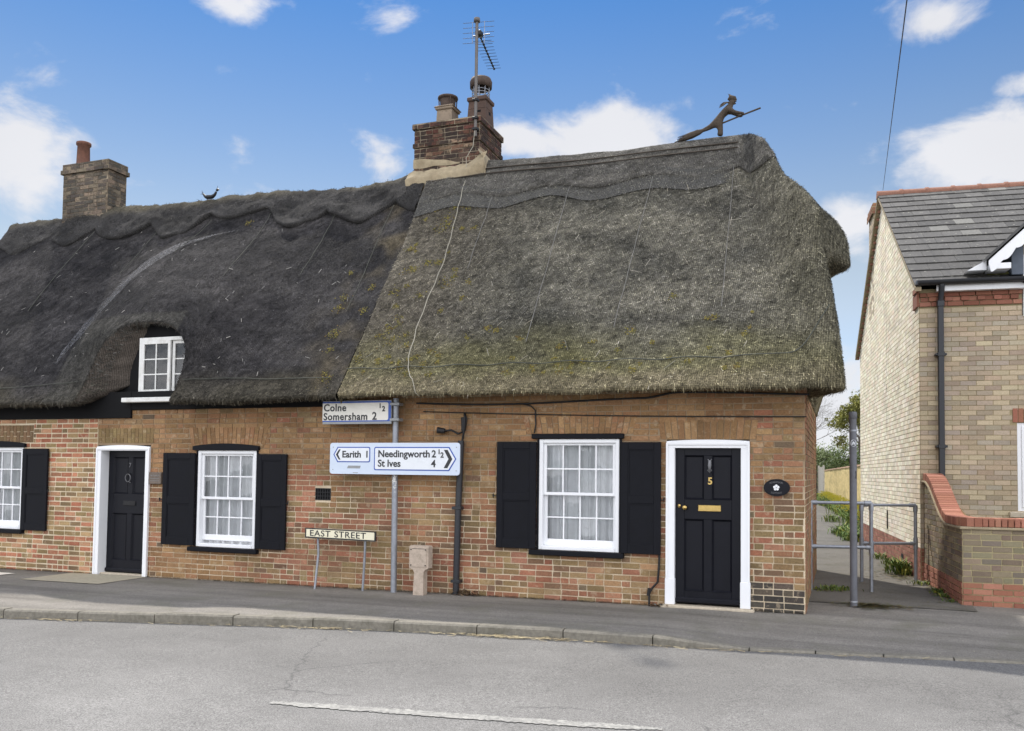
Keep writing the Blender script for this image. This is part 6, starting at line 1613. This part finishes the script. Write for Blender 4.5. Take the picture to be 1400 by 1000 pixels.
    for sg in (-1, 1):
        mb = MB()
        x0, x1 = sorted((cx+sg*(hw-.02), cx+sg*(hw-.3))); mb.bbox(x0, x1, -.33, .0, zlo-.13, zlo-.04, .006)
        x0, x1 = sorted((cx+sg*(hw+.0), cx+sg*(hw+.26))); mb.prism([(x0, zlo-.11), (x1, zlo-.11), ((x1 if sg < 0 else x0), zlo+.04)], -.20, .1, XZ(0))
        mb.build('eaves_return', M['white'], dm)
    # chimney flush with the rear half of the gable
    mb = MB()
    def st(x0, x1, y0, y1, z0, z1, pal_, sd):
        brick_wall(mb, V(0, y0, 0), X, -Y_, x0, x1, z0, z1, [], pal_, bond='stretcher', seed=sd); brick_wall(mb, V(x0, 0, 0), -Y_, -X, -y1, -y0, z0, z1, [], pal_, bond='stretcher', seed=sd+1)
        brick_wall(mb, V(x1, 0, 0), Y_, X, y0, y1, z0, z1, [], pal_, bond='stretcher', seed=sd+2); mb.face([(x0, y0, z1), (x1, y0, z1), (x1, y1, z1), (x0, y1, z1)], (1, 1, 1), 1)
    st(.0, .6, 5.2, 6.0, 5.0, 7.3, lambda r, u, z: pick(r, BUFF), 81); st(-.04, .64, 5.16, 6.04, 7.16, 7.32, lambda r, u, z: pick(r, [S(140,100,76), S(150,110,84), S(128,92,72)]), 84); st(-.02, .62, 5.18, 6.02, 7.32, 7.40, lambda r, u, z: pick(r, [S(140,100,76), S(128,92,72)]), 88)
    mb.build('chimney', [M['newbrick'], M['mortar_new']], h)
    h.location = (1.53, 4.06, 0); h.rotation_euler = (0, 0, R(5))
house()
def boundary():
    b = empty('boundary_wall', (0, 0, 0), 'low brick garden wall with red plinth and red coping sweeping up to the house', 'wall')
    d0 = -2.555; L = 6.0; u0 = .05; T = .22
    top = lambda d: .945+.56*sstep(-1.75, -.12, d)
    def pal(rnd, u, z): return pick(rnd, DULL, .14)
    red = lambda r, u, z: pick(r, RED, .1)
    mb = MB()
    brick_wall(mb, V(0, d0, 0), X, -Y_, u0, L, .285, .945, [], pal, bond='r', seed=91); brick_wall(mb, V(0, d0, 0), X, -Y_, u0-.006, L, -.09, .285, [], red, bond='stretcher', seed=92, depth=.016)
    # side run, courses clipped by the sweep of the coping (u = -d)
    def lim(z):
        if z <= .945: return (0.0, -d0)
        lo, hi = d0, -.02
        for _ in range(30):
            m = (lo+hi)/2
            if top(m) < z: lo = m
            else: hi = m
        return (0.0, -hi)
    brick_wall(mb, V(u0, 0, 0), -Y_, -X, 0.0, -d0, .285, 1.50, [], pal, bond='r', seed=93, ulim=lim); brick_wall(mb, V(u0, 0, 0), -Y_, -X, 0.0, -d0+.006, -.09, .285, [], red, bond='stretcher', seed=94, depth=.016)
    mb.face([(u0+T, d0+T, -.1), (u0+T, 0, -.1), (u0+T, 0, 1.5), (u0+T, d0+T, .94)], (1, 1, 1), 1); mb.face([(L, d0+T, -.1), (u0+T, d0+T, -.1), (u0+T, d0+T, .94), (L, d0+T, .94)], (1, 1, 1), 1)
    mb.build('wall', [M['newbrick'], M['mortar_bound']], b)
    # creasing course and brick-on-edge coping
    mb = MB(); cp = MB(); rnd = random.Random(17)
    ds = frange(-.0, d0, .04)
    rows = []
    for d in ds: z = top(d)-.004; rows.append([V(u0-.035, d, z), V(u0-.04, d, z+.012), V(u0-.035, d, z+.03), V(u0+T+.03, d, z+.03), V(u0+T+.03, d, z)])
    mb.grid(rows, smooth=False, flip=True); mb.bbox(u0-.036, L, d0-.038, d0+T+.03, .941, .973, .006); mb.build('tile_creasing', M['render'], b)
    u = u0+.22
    while u < L:
        cp.bbox(u+.004, u+.066, d0-.022+rnd.uniform(-.003, .003), d0+T, .976, 1.085+rnd.uniform(-.002, .002), .006, pick(rnd, RED)); u += .0715
    # the corner is turned with a fan of cut bricks
    for k in range(4):
        a0, a1 = R(180+22.5*k+.8), R(180+22.5*(k+1)-.8); c = V(u0+.22, d0+.2, 0); r = .235
        pts = [c+V(math.cos(a0)*.03, math.sin(a0)*.03, 0), c+V(math.cos(a0)*r, math.sin(a0)*r, 0), c+V(math.cos(a1)*r, math.sin(a1)*r, 0), c+V(math.cos(a1)*.03, math.sin(a1)*.03, 0)]
        lo = [p+V(0, 0, .976) for p in pts]; hi = [p+V(0, 0, 1.085) for p in pts]; col = pick(rnd, RED)
        for i in range(4): j = (i+1) % 4; cp.face([lo[i], lo[j], hi[j], hi[i]], col)
        cp.face(hi, col)
    d = d0+.205
    while d < -.05:
        z = top(d+.033)+.028; sl = (top(d+.066)-top(d)); a = math.atan2(sl, .066); w = .0655/math.cos(a)*.5
        cc = V(u0+T/2, d+.033, z); m_ = Matrix.Rotation(a, 4, 'X'); st = .0715*math.cos(a)
        cp.bbox(u0-.022, u0+T-.0, d+.033-.0325, d+.033+.0325, z, z+.108, .006, pick(rnd, RED), 0, lambda p: cc+(m_ @ (V(p.x, p.y, p.z)-cc))); d += max(.03, st)
    cp.build('brick_coping', M['newbrick'], b)
    b.location = (1.53, 4.06, 0); b.rotation_euler = (0, 0, R(5))
boundary()
def wire():
    A = V(1.206, 7.6, 7.05); P = V(.747, -5.354, 4.294); A = V(1.2059, 7.6, 0); 
    A = V(1.19, 7.75, 7.2)
    E_ = V(.747, -5.354, 4.294)
    # carry on past the camera's view towards the pole on the far side of the road
    pts = [A.lerp(E_, t) for t in (0, .2, .4, .6, .8, 1, 1.2)]
    m = MB(); m.tube(pts, .004, 5); tag(m.build('overhead_wire', M['iron']), 'thin overhead wire running up from the apex of the slate roof', 'wire')
wire()
